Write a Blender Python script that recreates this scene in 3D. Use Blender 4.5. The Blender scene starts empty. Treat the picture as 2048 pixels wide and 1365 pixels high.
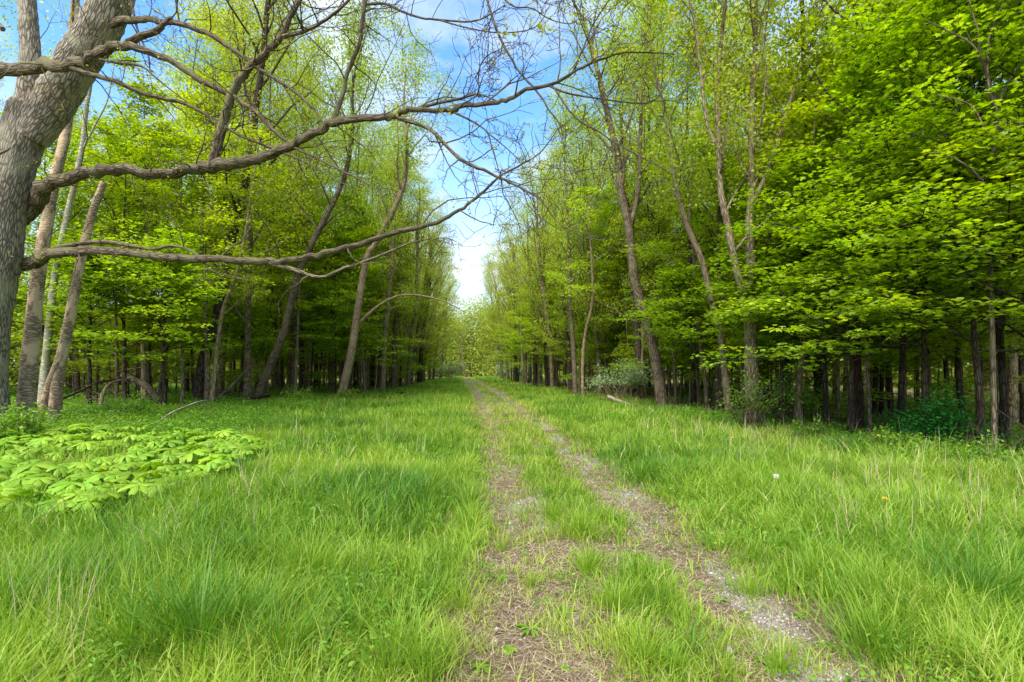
import bpy, math, random
import numpy as np
from mathutils import Vector
R = math.radians
S = bpy.context.scene
COL = S.collection

# ------------------------------------------------------------------ camera, sky, sun, exposure
FPX, CX, HY, CAMH = 1024.0, 1024.0, 742.0, 1.6      # photo pixels (2048 wide), 18 mm lens
cd = bpy.data.cameras.new('camera'); cam = bpy.data.objects.new('camera', cd); COL.objects.link(cam)
cam.location = (0, 0, CAMH); cam.rotation_euler = (R(90), 0, 0)
cd.lens = 18; cd.sensor_width = 36; cd.shift_y = (HY - 682.5) / 2048; cd.clip_end = 5000; cd.clip_start = 0.05
S.camera = cam
SUN_EL, SUN_AZ = 52, 205        # azimuth clockwise from +Y (the view direction): behind the camera, to the left
w = bpy.data.worlds.new('World'); S.world = w; w.use_nodes = True
nt = w.node_tree; nt.nodes.clear()
def nd(t, k, **kw):
    n = t.nodes.new(k)
    for a, b in kw.items():
        if a.startswith('i_'): n.inputs[a[2:].replace('_', ' ')].default_value = b
        else: setattr(n, a, b)
    return n
out = nd(nt, 'ShaderNodeOutputWorld'); bg = nd(nt, 'ShaderNodeBackground')
sky = nd(nt, 'ShaderNodeTexSky', sky_type='NISHITA', sun_disc=False)
sky.sun_elevation = R(SUN_EL); sky.sun_rotation = R(SUN_AZ); sky.air_density = 1.0; sky.dust_density = 0.6; sky.ozone_density = 2.5
tc = nd(nt, 'ShaderNodeTexCoord'); sep = nd(nt, 'ShaderNodeSeparateXYZ')
nt.links.new(tc.outputs['Generated'], sep.inputs[0])
mp = nd(nt, 'ShaderNodeMapping'); mp.inputs['Scale'].default_value = (1.0, 1.0, 2.2); mp.inputs['Rotation'].default_value = (0, R(18), R(25)); mp.inputs['Location'].default_value = (0.35, 0.2, 0)
nt.links.new(tc.outputs['Generated'], mp.inputs[0])
cn = nd(nt, 'ShaderNodeTexNoise'); cn.inputs['Scale'].default_value = 3.2; cn.inputs['Detail'].default_value = 8; cn.inputs['Roughness'].default_value = 0.55; cn.inputs['Distortion'].default_value = 0.35
nt.links.new(mp.outputs[0], cn.inputs['Vector'])
cr = nd(nt, 'ShaderNodeMapRange'); cr.inputs['From Min'].default_value = 0.42; cr.inputs['From Max'].default_value = 0.66
nt.links.new(cn.outputs['Fac'], cr.inputs['Value'])
hz = nd(nt, 'ShaderNodeMapRange'); hz.inputs['From Min'].default_value = 0.42; hz.inputs['From Max'].default_value = 0.06; hz.inputs['To Min'].default_value = 0.0; hz.inputs['To Max'].default_value = 0.9
nt.links.new(sep.outputs['Z'], hz.inputs['Value'])
mxx = nd(nt, 'ShaderNodeMath', operation='MAXIMUM'); nt.links.new(cr.outputs[0], mxx.inputs[0]); nt.links.new(hz.outputs[0], mxx.inputs[1])
hs = nd(nt, 'ShaderNodeHueSaturation'); hs.inputs['Saturation'].default_value = 1.22; hs.inputs['Value'].default_value = .88; hs.inputs['Hue'].default_value = 0.50
nt.links.new(sky.outputs[0], hs.inputs['Color'])
mc = nd(nt, 'ShaderNodeMix', data_type='RGBA'); mc.inputs[7].default_value = (2.35, 2.5, 2.75, 1)
nt.links.new(mxx.outputs[0], mc.inputs[0]); nt.links.new(hs.outputs[0], mc.inputs[6]); nt.links.new(mc.outputs[2], bg.inputs[0])
bg.inputs[1].default_value = 0.15; nt.links.new(bg.outputs[0], out.inputs[0])
sd = bpy.data.lights.new('sun', 'SUN'); sun = bpy.data.objects.new('sun', sd); COL.objects.link(sun)
sd.energy = 2.1; sd.angle = R(40); sd.color = (1, 0.96, 0.88)
az, el = R(SUN_AZ), R(SUN_EL)
v = Vector((math.sin(az) * math.cos(el), math.cos(az) * math.cos(el), math.sin(el)))
sun.rotation_euler = v.to_track_quat('Z', 'Y').to_euler()
S.view_settings.view_transform = 'Standard'; S.view_settings.look = 'None'; S.view_settings.exposure = 1.76; S.view_settings.gamma = 1
S.render.engine = 'CYCLES'
S.cycles.max_bounces = 8; S.cycles.diffuse_bounces = 6; S.cycles.transmission_bounces = 5; S.cycles.glossy_bounces = 1

rng = np.random.default_rng(7); random.seed(7)
def P(x, y, d):                     # photo pixel + distance -> world point
    return np.array([(x - CX) / FPX * d, d, CAMH + (HY - y) / FPX * d])

# ------------------------------------------------------------------ noise
_T = np.random.default_rng(99).random((256, 256))
def vnoise(x, y):
    xi = np.floor(x).astype(int); yi = np.floor(y).astype(int); fx = x - xi; fy = y - yi
    fx = fx * fx * (3 - 2 * fx); fy = fy * fy * (3 - 2 * fy)
    a = _T[xi % 256, yi % 256]; b = _T[(xi + 1) % 256, yi % 256]; c = _T[xi % 256, (yi + 1) % 256]; d = _T[(xi + 1) % 256, (yi + 1) % 256]
    return (a * (1 - fx) + b * fx) * (1 - fy) + (c * (1 - fx) + d * fx) * fy
def fbm(x, y, o=4):
    s = 0; a = 0.5; t = 0
    for i in range(o):
        s = s + a * vnoise(x * 2 ** i + 17.3 * i, y * 2 ** i - 9.1 * i); t += a; a *= 0.5
    return s / t

# ------------------------------------------------------------------ layout of the place
_ty = np.linspace(0, 220, 2201)
_tx = np.interp(_ty, [0, 3, 5, 7, 8.2, 11.4, 15, 20, 27, 41, 60, 90, 110, 150, 220], [.95, .84, .80, .62, .50, .33, .10, -.35, -.95, -2.15, -4.2, -7.6, -9.2, -12.5, -17])
_k = np.ones(21) / 21; _txs = np.convolve(np.pad(_tx, 10, mode='edge'), _k, 'valid')
def track(y): return np.interp(y, _ty, _txs)
RH = 0.73
def XL(y): return np.interp(y, [0, 5, 10, 15, 20, 27, 40, 65, 90, 105, 120], [-9, -9, -9.6, -11.2, -11.2, -9.4, -9.2, -11.6, -14, -24, -60])
def XR(y): return np.interp(y, [0, 5, 8.6, 12.6, 14, 16, 23, 35, 51, 65, 78, 85, 95], [9, 8.6, 8.8, 8.2, 7.2, 7.0, 7.0, 4.7, 2.7, .8, -.2, 0, 40])
def inwood(x, y):                   # 0 in the open, 1 well inside the woods
    a = np.clip((XL(y) - x + 1.2) / 2.0, 0, 1); b = np.clip((x - XR(y) + 1.2) / 2.0, 0, 1)
    return np.maximum(a, b)
def rutd(x, y):                     # distance to nearer rut centre
    c = track(y); return np.minimum(np.abs(x - c + RH), np.abs(x - c - RH))
def bare(x, y):                     # how bare the ground is
    c = track(y); wl = np.interp(y, [2, 4, 6, 9, 14, 30, 60], [.36, .28, .14, .07, .03, .16, .28]); wr = np.interp(y, [2, 5, 9, 12, 16, 30, 60], [.26, .24, .18, .05, .02, .15, .28])
    n = fbm(x * 1.7 + 5, y * 1.1, 4) - .5; n2 = fbm(x * 5, y * 5, 3) - .5
    l = 1 - (np.abs(x - c + RH) - wl) / .28 + n * 1.6 + n2 * .9
    r = 1 - (np.abs(x - c - RH) - wr) / .28 + n * 1.4 + n2 * .8
    m = np.where(np.abs(x - c) < RH, np.interp(y, [2, 3.5, 6], [.18, .05, -.5]) + n * 3.0, -1)
    return np.clip(np.maximum(np.maximum(l, r), m), 0, 1) * np.interp(y, [7, 10, 22, 32], [1, .68, .62, 1])
def gz(x, y):
    x = np.asarray(x, float); y = np.asarray(y, float)
    far = np.clip((60 - y) / 30, 0, 1)
    z = (fbm(x * .35, y * .35, 3) - .5) * .16 * far + (fbm(x * 2.2, y * 2.2, 2) - .5) * .035 * far
    r = rutd(x, y); z = z - .05 * np.exp(-(r / .3) ** 2) * (y > 0)
    z = z + .25 * np.clip((-x - 5.5) / 6, 0, 1) * np.clip((y - 2) / 6, 0, 1) * np.clip((45 - y) / 15, 0, 1)
    return z

# ------------------------------------------------------------------ mesh helpers
class Geo:
    def __init__(s): s.v = []; s.f = {}; s.t = []; s.b = []; s.n = 0; s.m = {}
    def add(s, v, f, tint=None, bark=None, mat=0):
        v = np.asarray(v, float).reshape(-1, 3); f = np.asarray(f, int)
        s.v.append(v); k = f.shape[1]; s.f.setdefault((k, mat), []).append(f + s.n)
        s.t.append(np.full(len(v), .5) if tint is None else np.broadcast_to(tint, (len(v),)).astype(float))
        s.b.append(np.zeros((len(v), 3)) if bark is None else bark); s.n += len(v)
    def mesh(s, name, mats, smooth=False, bark=False):
        me = bpy.data.meshes.new(name); V = np.concatenate(s.v); loops = []; tot = []; mi = []
        for (k, m), fs in s.f.items():
            F = np.concatenate(fs); loops.append(F.ravel()); tot.append(np.full(len(F), k)); mi.append(np.full(len(F), m))
        L = np.concatenate(loops).astype(np.int32); T = np.concatenate(tot).astype(np.int32); M = np.concatenate(mi).astype(np.int32)
        me.vertices.add(len(V)); me.vertices.foreach_set('co', V.astype(np.float32).ravel())
        me.loops.add(len(L)); me.loops.foreach_set('vertex_index', L)
        me.polygons.add(len(T)); st = np.concatenate([[0], np.cumsum(T)[:-1]]).astype(np.int32)
        me.polygons.foreach_set('loop_start', st)
        if isinstance(mats, (list, tuple)):
            for q in mats: me.materials.append(q)
            me.polygons.foreach_set('material_index', M)
        else: me.materials.append(mats)
        me.update(calc_edges=True)
        a = me.attributes.new('tint', 'FLOAT', 'POINT'); a.data.foreach_set('value', np.concatenate(s.t).astype(np.float32))
        if bark:
            a = me.attributes.new('barkco', 'FLOAT_VECTOR', 'POINT'); a.data.foreach_set('vector', np.concatenate(s.b).astype(np.float32).ravel())
        me.polygons.foreach_set('use_smooth', np.full(len(T), smooth))
        me.validate(); return me
    def obj(s, name, mats, parent=None, smooth=False, bark=False, loc=None):
        o = bpy.data.objects.new(name, s.mesh(name, mats, smooth, bark)); COL.objects.link(o)
        if parent: o.parent = parent
        if loc is not None: o.location = loc
        return o
def tag(o, label=None, cat=None, group=None, kind=None):
    if label: o['label'] = label
    if cat: o['category'] = cat
    if group: o['group'] = group
    if kind: o['kind'] = kind
    return o
def empty(name, loc, label, cat, group=None, rz=0):
    o = bpy.data.objects.new(name, None); COL.objects.link(o); o.location = [float(q) for q in loc]; o.rotation_euler = (0, 0, rz); o.empty_display_size = .2
    return tag(o, label, cat, group)
def unit(a): return a / np.maximum(np.linalg.norm(a, axis=-1, keepdims=True), 1e-9)

def spline(pts, rad, seg=6, wob=0.0, rg=None):
    pts = np.asarray(pts, float); rad = np.asarray(rad, float); n = len(pts)
    if n < 3: seg = max(seg, 3)
    p = np.vstack([2 * pts[0] - pts[1], pts, 2 * pts[-1] - pts[-2]]); O = []; Q = []
    for i in range(n - 1):
        a, b, c, d = p[i:i + 4]
        for k in range(seg):
            t = k / seg
            O.append(.5 * (2 * b + (c - a) * t + (2 * a - 5 * b + 4 * c - d) * t * t + (3 * b - a - 3 * c + d) * t ** 3)); Q.append(rad[i] * (1 - t) + rad[i + 1] * t)
    O.append(pts[-1]); Q.append(rad[-1]); O = np.array(O); Q = np.array(Q)
    if wob and rg is not None:
        nz = rg.normal(size=O.shape) * wob * Q[:, None] * np.clip((np.arange(len(O)) - 8) / 6, .15, 1)[:, None]; nz[0] = 0; O = O + nz
    return O, Q
def tube(g, pts, rad, ns=8, tint=.5, cap=True, rough=0.0, rg=None, off=0.0):
    pts = np.asarray(pts, float); rad = np.asarray(rad, float); n = len(pts)
    tg = unit(np.gradient(pts, axis=0)); up = np.array([0, 0, 1.]) if abs(tg[0][2]) < .9 else np.array([1., 0, 0])
    u = unit(np.cross(tg[0], up)); U = []
    for i in range(n):
        u = unit(u - tg[i] * np.dot(u, tg[i])); U.append(u)
    U = np.array(U); W = np.cross(tg, U); th = np.arange(ns) / ns * 2 * np.pi
    rr = rad[:, None] * np.ones(ns)[None]
    if rough and rg is not None:
        ph = rg.random(3) * 6.28; rr = rr * (1 + rough * (np.sin(2 * th + ph[0] + np.arange(n)[:, None] * .13) * .5 + np.sin(3 * th + ph[1] - np.arange(n)[:, None] * .09) * .5) + rough * .35 * rg.normal(size=(n, ns)))
    v = pts[:, None] + (U[:, None] * np.cos(th)[None, :, None] + W[:, None] * np.sin(th)[None, :, None]) * rr[..., None]
    ln = np.concatenate([[0], np.cumsum(np.linalg.norm(np.diff(pts, axis=0), axis=1))]) + off
    r0 = rad.mean() if n < 4 else rad[n // 3]
    bk = np.stack([np.broadcast_to(np.cos(th) * r0, (n, ns)), np.broadcast_to(np.sin(th) * r0, (n, ns)), np.broadcast_to(ln[:, None], (n, ns))], -1)
    i, j = np.meshgrid(np.arange(n - 1), np.arange(ns), indexing='ij'); j2 = (j + 1) % ns
    f = np.stack([i * ns + j, i * ns + j2, (i + 1) * ns + j2, (i + 1) * ns + j], -1).reshape(-1, 4)
    g.add(v.reshape(-1, 3), f, tint, bk.reshape(-1, 3))
    if cap and ns > 4:
        g.add(v[-1], [list(range(ns))], tint, bk[-1])

SH = {'quad': (np.array([[0, 0, 0], [.34, .42, .07], [0, 1, -.04], [-.34, .42, .07]]), [[0, 1, 2, 3]]),
      'fold': (np.array([[0, 0, 0], [.30, .38, .08], [.18, .75, .05], [0, 1, -.08], [-.18, .75, .05], [-.30, .38, .08]]), [[0, 1, 2, 3], [0, 3, 4, 5]]),
      'maple': (np.array([[0, 0, 0], [.42, .04, .0], [.26, .26, .04], [.58, .50, -.05], [.20, .56, .03], [0, 1, -.10], [-.20, .56, .03], [-.58, .50, -.05], [-.26, .26, .04], [-.42, .04, 0]]),
                [[0, 1, 2, 3], [0, 3, 4, 5], [0, 5, 6, 7], [0, 7, 8, 9]])}
def leaves(g, C, N, D, size, shape='quad', tint=.5, mat=0):
    base, F = SH[shape]; C = np.asarray(C); m = len(C); N = unit(N); D = unit(D - N * (D * N).sum(-1, keepdims=True)); X = np.cross(D, N)
    size = np.broadcast_to(size, (m,))[:, None, None]
    v = C[:, None] + size * (base[None, :, 0:1] * X[:, None] + base[None, :, 1:2] * D[:, None] + base[None, :, 2:3] * N[:, None])
    k = len(base); f = (np.arange(m)[:, None, None] * k + np.array(F)[None]).reshape(-1, 4)
    t = np.repeat(np.broadcast_to(tint, (m,)), k); g.add(v.reshape(-1, 3), f, t, mat=mat)

# ------------------------------------------------------------------ materials
def newmat(name):
    m = bpy.data.materials.new(name); m.use_nodes = True; t = m.node_tree; t.nodes.clear()
    return m, t, nd(t, 'ShaderNodeOutputMaterial')
def ramp(t, src, stops):
    r = nd(t, 'ShaderNodeValToRGB'); e = r.color_ramp.elements
    while len(e) < len(stops): e.new(.5)
    for q, (p, c) in zip(e, stops): q.position = p; q.color = (*c, 1)
    t.links.new(src, r.inputs[0]); return r
def leafmat(name, stops, trans=.4, rvar=.25, rough=.55, hue=.012):
    m, t, o = newmat(name); L = t.links.new
    at = nd(t, 'ShaderNodeAttribute', attribute_name='tint'); r = ramp(t, at.outputs['Fac'], stops)
    oi = nd(t, 'ShaderNodeObjectInfo'); h = nd(t, 'ShaderNodeHueSaturation')
    a = nd(t, 'ShaderNodeMapRange'); a.inputs['To Min'].default_value = 1 - rvar; a.inputs['To Max'].default_value = 1 + rvar; L(oi.outputs['Random'], a.inputs['Value']); L(a.outputs[0], h.inputs['Value'])
    wn = nd(t, 'ShaderNodeTexWhiteNoise', noise_dimensions='1D'); L(oi.outputs['Random'], wn.inputs['W'])
    b = nd(t, 'ShaderNodeMapRange'); b.inputs['To Min'].default_value = .5 - hue; b.inputs['To Max'].default_value = .5 + hue; L(wn.outputs['Value'], b.inputs['Value']); L(b.outputs[0], h.inputs['Hue'])
    L(r.outputs[0], h.inputs['Color'])
    p = nd(t, 'ShaderNodeBsdfPrincipled'); p.inputs['Roughness'].default_value = rough; p.inputs['Specular IOR Level'].default_value = .25; L(h.outputs[0], p.inputs['Base Color'])
    tr = nd(t, 'ShaderNodeBsdfTranslucent'); g = nd(t, 'ShaderNodeHueSaturation'); g.inputs['Saturation'].default_value = 1.1; g.inputs['Value'].default_value = 1.35; g.inputs['Hue'].default_value = .49; L(h.outputs[0], g.inputs['Color']); L(g.outputs[0], tr.inputs['Color'])
    mx = nd(t, 'ShaderNodeMixShader'); mx.inputs[0].default_value = trans; L(p.outputs[0], mx.inputs[1]); L(tr.outputs[0], mx.inputs[2]); L(mx.outputs[0], o.inputs[0])
    return m
def barkmat(name, c1, c2, c3=None, sc=(26, 26, 5), bump=.5, moss=0.0, patch=None, rvar=.3, dist=.02):
    m, t, o = newmat(name); L = t.links.new
    at = nd(t, 'ShaderNodeAttribute', attribute_name='barkco'); mp = nd(t, 'ShaderNodeMapping'); mp.inputs['Scale'].default_value = sc; L(at.outputs['Vector'], mp.inputs[0])
    n1 = nd(t, 'ShaderNodeTexNoise'); n1.inputs['Scale'].default_value = 1; n1.inputs['Detail'].default_value = 6; n1.inputs['Roughness'].default_value = .65; n1.inputs['Distortion'].default_value = .8; L(mp.outputs[0], n1.inputs['Vector'])
    vo = nd(t, 'ShaderNodeTexVoronoi', feature='DISTANCE_TO_EDGE'); vo.inputs['Scale'].default_value = .9
    wv = nd(t, 'ShaderNodeMix', data_type='VECTOR'); wv.inputs[0].default_value = .38; L(mp.outputs[0], wv.inputs[4]); L(n1.outputs['Color'], wv.inputs[5]); L(wv.outputs[1], vo.inputs['Vector'])
    vr = nd(t, 'ShaderNodeMapRange'); vr.inputs['From Max'].default_value = .24; L(vo.outputs['Distance'], vr.inputs['Value'])
    ml = nd(t, 'ShaderNodeMath', operation='MULTIPLY'); L(vr.outputs[0], ml.inputs[0]); L(n1.outputs['Fac'], ml.inputs[1])
    r = ramp(t, ml.outputs[0], [(.05, c1), (.62, c2)]); col = r.outputs[0]
    tx = nd(t, 'ShaderNodeTexCoord'); n2 = nd(t, 'ShaderNodeTexNoise'); n2.inputs['Scale'].default_value = 1.8; n2.inputs['Detail'].default_value = 5; L(tx.outputs['Object'], n2.inputs['Vector'])
    if c3 is not None:
        q = nd(t, 'ShaderNodeMapRange'); q.inputs['From Min'].default_value = .5; q.inputs['From Max'].default_value = .66; L(n2.outputs['Fac'], q.inputs['Value'])
        x = nd(t, 'ShaderNodeMix', data_type='RGBA'); x.inputs[7].default_value = (*c3, 1); L(q.outputs[0], x.inputs[0]); L(col, x.inputs[6]); col = x.outputs[2]
    if patch:
        n3 = nd(t, 'ShaderNodeTexNoise'); n3.inputs['Scale'].default_value = .9; n3.inputs['Detail'].default_value = 3; mp3 = nd(t, 'ShaderNodeMapping'); mp3.inputs['Scale'].default_value = (3, 3, 1.3); L(at.outputs['Vector'], mp3.inputs[0]); L(mp3.outputs[0], n3.inputs['Vector'])
        q = nd(t, 'ShaderNodeMapRange'); q.inputs['From Min'].default_value = .525; q.inputs['From Max'].default_value = .565; L(n3.outputs['Fac'], q.inputs['Value'])
        x = nd(t, 'ShaderNodeMix', data_type='RGBA'); x.inputs[7].default_value = (*patch, 1); L(q.outputs[0], x.inputs[0]); L(col, x.inputs[6]); col = x.outputs[2]
    if moss:
        ge = nd(t, 'ShaderNodeNewGeometry'); sp = nd(t, 'ShaderNodeSeparateXYZ'); L(ge.outputs['Normal'], sp.inputs[0])
        ad = nd(t, 'ShaderNodeMath', operation='ADD'); L(sp.outputs['Z'], ad.inputs[0]); L(n2.outputs['Fac'], ad.inputs[1])
        q = nd(t, 'ShaderNodeMapRange'); q.inputs['From Min'].default_value = .95; q.inputs['From Max'].default_value = 1.45; q.inputs['To Max'].default_value = moss; L(ad.outputs[0], q.inputs['Value'])
        x = nd(t, 'ShaderNodeMix', data_type='RGBA'); x.inputs[7].default_value = (.13, .12, .03, 1); L(q.outputs[0], x.inputs[0]); L(col, x.inputs[6]); col = x.outputs[2]
    oi = nd(t, 'ShaderNodeObjectInfo'); h = nd(t, 'ShaderNodeHueSaturation'); a = nd(t, 'ShaderNodeMapRange'); a.inputs['To Min'].default_value = 1 - rvar; a.inputs['To Max'].default_value = 1 + rvar
    L(oi.outputs['Random'], a.inputs['Value']); L(a.outputs[0], h.inputs['Value']); L(col, h.inputs['Color'])
    p = nd(t, 'ShaderNodeBsdfPrincipled'); p.inputs['Roughness'].default_value = .9; p.inputs['Specular IOR Level'].default_value = .15; L(h.outputs[0], p.inputs['Base Color'])
    bm = nd(t, 'ShaderNodeBump'); bm.inputs['Strength'].default_value = bump; bm.inputs['Distance'].default_value = dist; L(ml.outputs[0], bm.inputs['Height']); L(bm.outputs[0], p.inputs['Normal'])
    L(p.outputs[0], o.inputs[0]); return m
M = {}
M['oak'] = barkmat('oak_bark', (.11, .085, .057), (.48, .41, .31), (.37, .33, .23), sc=(36, 36, 8), bump=.9, rvar=0, dist=.03)
M['limb'] = barkmat('limb_bark', (.05, .037, .022), (.26, .20, .125), (.17, .15, .075), sc=(60, 60, 7), bump=.8, moss=.75, rvar=.12)
M['twig'] = barkmat('twig_bark', (.05, .038, .026), (.15, .12, .085), sc=(60, 60, 10), bump=.2, rvar=.1)
M['bark'] = barkmat('grey_brown_bark', (.06, .043, .026), (.30, .225, .14), (.22, .18, .10), sc=(40, 40, 7), bump=.8, rvar=.35)
M['dark'] = barkmat('dark_bark', (.018, .013, .008), (.11, .08, .052), sc=(40, 40, 7), bump=.8, rvar=.35)
M['pale'] = barkmat('smooth_pale_bark', (.12, .085, .048), (.36, .265, .155), (.28, .21, .12), sc=(30, 30, 5), bump=.4, rvar=.25)
M['birch'] = barkmat('peeling_bark', (.15, .10, .055), (.48, .37, .235), (.34, .26, .16), sc=(12, 12, 40), bump=.7, patch=(.56, .40, .24), rvar=.1)
M['white'] = barkmat('white_bark', (.20, .18, .12), (.44, .42, .31), sc=(9, 9, 30), bump=.3, rvar=.05, patch=(.22, .20, .10))
M['stump'] = barkmat('red_brown_bark', (.012, .007, .004), (.085, .045, .025), sc=(40, 40, 6), bump=.8, rvar=.1)
M['dead'] = barkmat('dead_wood', (.13, .09, .06), (.42, .34, .25), sc=(60, 60, 6), bump=.5, rvar=.3)
G1 = [(0, (.035, .10, .008)), (.5, (.095, .215, .014)), (1, (.22, .36, .03))]
M['leaf_maple'] = leafmat('maple_leaf', [(0, (.13, .235, .017)), (.5, (.29, .42, .03)), (1, (.50, .60, .07))], trans=.55, rvar=.15)
M['leaf_under'] = leafmat('understory_leaf', [(0, (.12, .22, .015)), (.5, (.28, .40, .027)), (1, (.48, .58, .065))], trans=.55, rvar=.25, hue=.015)
M['leaf_canopy'] = leafmat('canopy_leaf', [(0, (.19, .27, .02)), (.5, (.37, .47, .04)), (1, (.54, .60, .10))], trans=.5, rvar=.2, hue=.015)
M['leaf_far'] = leafmat('far_leaf', [(0, (.10, .17, .018)), (.5, (.28, .38, .05)), (1, (.48, .54, .12))], trans=.4, rvar=.1)
M['leaf_bud'] = leafmat('bud_leaf', [(0, (.30, .34, .03)), (1, (.55, .52, .05))], trans=.4, rvar=0)
M['leaf_dark'] = leafmat('dark_shrub_leaf', [(0, (.012, .09, .010)), (1, (.04, .22, .02))], trans=.35, rvar=.1)
M['leaf_grey'] = leafmat('grey_shrub_leaf', [(0, (.15, .22, .07)), (1, (.36, .44, .20))], trans=.3, rvar=.1)
M['leaf_herb'] = leafmat('herb_leaf', [(0, (.06, .15, .012)), (.5, (.15, .30, .022)), (1, (.29, .45, .05))], trans=.4, rvar=.1)
M['mayapple'] = leafmat('mayapple_leaf', [(0, (.12, .27, .016)), (.5, (.22, .39, .026)), (1, (.34, .50, .04))], trans=.35, rvar=.2, rough=.45, hue=.01)
M['grass'] = leafmat('grass_blade', [(0, (.06, .18, .022)), (.3, (.145, .295, .024)), (.62, (.275, .425, .036)), (.8, (.40, .48, .085)), (1, (.58, .46, .25))], trans=.4, rvar=0, rough=.5)
M['straw'] = leafmat('straw', [(0, (.30, .22, .12)), (1, (.68, .55, .33))], trans=.2, rvar=.1)
M['litter'] = leafmat('litter', [(0, (.09, .055, .03)), (.5, (.29, .205, .115)), (1, (.62, .50, .30))], trans=.05, rvar=.1)

def groundmat(name, path=False):
    m, t, o = newmat(name); L = t.links.new
    tx = nd(t, 'ShaderNodeTexCoord').outputs['Object']
    def noise(s, d=6, r=.6):
        n = nd(t, 'ShaderNodeTexNoise'); n.inputs['Scale'].default_value = s; n.inputs['Detail'].default_value = d; n.inputs['Roughness'].default_value = r; L(tx, n.inputs['Vector']); return n.outputs['Fac']
    at = nd(t, 'ShaderNodeAttribute', attribute_name='tint').outputs['Fac']
    soil = ramp(t, noise(14, 8, .75), [(.3, (.055, .035, .022)), (.5, (.15, .10, .062)), (.72, (.34, .25, .16))]).outputs[0]
    if path:
        other = ramp(t, noise(90, 4, .7), [(.36, (.10, .075, .055)), (.5, (.27, .235, .20)), (.62, (.46, .43, .39))]).outputs[0]   # crushed stone
    else:
        other = ramp(t, noise(3, 8, .7), [(.35, (.08, .07, .025)), (.5, (.21, .17, .065)), (.7, (.38, .28, .15))]).outputs[0]   # woodland litter and moss
        gr = ramp(t, noise(5, 8, .7), [(.3, (.045, .075, .015)), (.55, (.10, .16, .025)), (.75, (.20, .20, .07))]).outputs[0]
        soil = gr
    x = nd(t, 'ShaderNodeMix', data_type='RGBA'); L(at, x.inputs[0]); L(soil, x.inputs[6]); L(other, x.inputs[7])
    p = nd(t, 'ShaderNodeBsdfPrincipled'); p.inputs['Roughness'].default_value = .95; p.inputs['Specular IOR Level'].default_value = .1; L(x.outputs[2], p.inputs['Base Color'])
    bm = nd(t, 'ShaderNodeBump'); bm.inputs['Strength'].default_value = .8; bm.inputs['Distance'].default_value = .02; L(noise(60, 6, .7), bm.inputs['Height']); L(bm.outputs[0], p.inputs['Normal'])
    L(p.outputs[0], o.inputs[0]); return m
M['ground'] = groundmat('meadow_soil'); M['path'] = groundmat('track_soil', True)

# ------------------------------------------------------------------ ground and path
def grid(xs, ys):
    X, Y = np.meshgrid(xs, ys, indexing='ij'); n, k = X.shape
    i, j = np.meshgrid(np.arange(n - 1), np.arange(k - 1), indexing='ij')
    f = np.stack([i * k + j, (i + 1) * k + j, (i + 1) * k + j + 1, i * k + j + 1], -1).reshape(-1, 4); return X.ravel(), Y.ravel(), f
def dens(a, b, s0, g):          # spacing that grows away from 0
    o = [0.]; s = s0
    while o[-1] < b: o.append(o[-1] + s); s *= g
    p = [0.]; s = s0
    while p[-1] > a: p.append(p[-1] - s); s *= g
    return np.array(p[::-1][:-1] + o)
X, Y, f = grid(dens(-900, 900, .15, 1.018), dens(-60, 1500, .15, 1.015)); g = Geo(); Z = gz(X, Y)
g.add(np.stack([X, Y, Z - .004], -1), f, inwood(X, Y)); tag(g.obj('ground', M['ground'], smooth=True), kind='structure')
yy = np.concatenate([np.arange(0.6, 14, .06), np.arange(14, 40, .15), np.arange(40, 150, .5)]); uu = np.linspace(-1.45, 1.45, 61)
U, Y, f = grid(uu, yy); X = track(Y) + U
grv = np.clip((fbm(X * 2.1 + 40, Y * .9 + 3, 4) - .50) * 7, 0, 1) * np.clip(1.35 - np.abs(X - track(Y) - RH - .05) / .22, 0, 1)
grv = np.maximum(grv, np.clip((fbm(X * 2.3, Y * 1.5 + 30, 4) - .62) * 7, 0, 1) * np.clip(1.3 - np.abs(X - track(Y) + RH - .2) / .3, 0, 1))
grv = np.maximum(grv, np.clip((Y - 22) / 20, 0, .3))
g = Geo(); g.add(np.stack([X, Y, gz(X, Y) + .002], -1), f, grv); tag(g.obj('path', M['path'], smooth=True), kind='structure')

# gravel on the ruts
def rnd(n, a, b): return a + (b - a) * rng.random(n)
ico = np.array([[0, 0, 1], [.89, 0, .45], [.28, .85, .45], [-.72, .53, .45], [-.72, -.53, .45], [.28, -.85, .45], [.72, .53, -.45], [-.28, .85, -.45], [-.89, 0, -.45], [-.28, -.85, -.45], [.72, -.53, -.45], [0, 0, -1]])
icf = np.array([[0, 1, 2], [0, 2, 3], [0, 3, 4], [0, 4, 5], [0, 5, 1], [1, 6, 2], [2, 7, 3], [3, 8, 4], [4, 9, 5], [5, 10, 1], [2, 6, 7], [3, 7, 8], [4, 8, 9], [5, 9, 10], [1, 10, 6]])
n = 90000; y = 1.5 + 14 * rng.random(n) ** 1.6; x = track(y) + rnd(n, -1.1, 1.1)
k = np.clip((fbm(x * 2.1 + 40, y * .9 + 3, 4) - .51) * 7, 0, 1) * np.clip(1.35 - np.abs(x - track(y) - RH - .05) / .22, 0, 1)
k = np.maximum(k, .8 * np.clip((fbm(x * 2.3, y * 1.5 + 30, 4) - .62) * 7, 0, 1) * np.clip(1.3 - np.abs(x - track(y) + RH - .2) / .3, 0, 1)); k = np.maximum(k, .03)
s = rng.random(n) < k; x = x[s]; y = y[s]; n = len(x); sz = rnd(n, .003, .008) * (1 + (rng.random(n) > .96))
q = rng.random((n, 1, 3)) * .8 + .6
v = ico[None] * sz[:, None, None] * q * (1 + .25 * rng.normal(size=(n, 12, 1))) + np.stack([x, y, gz(x, y) + .004], -1)[:, None]
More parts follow.
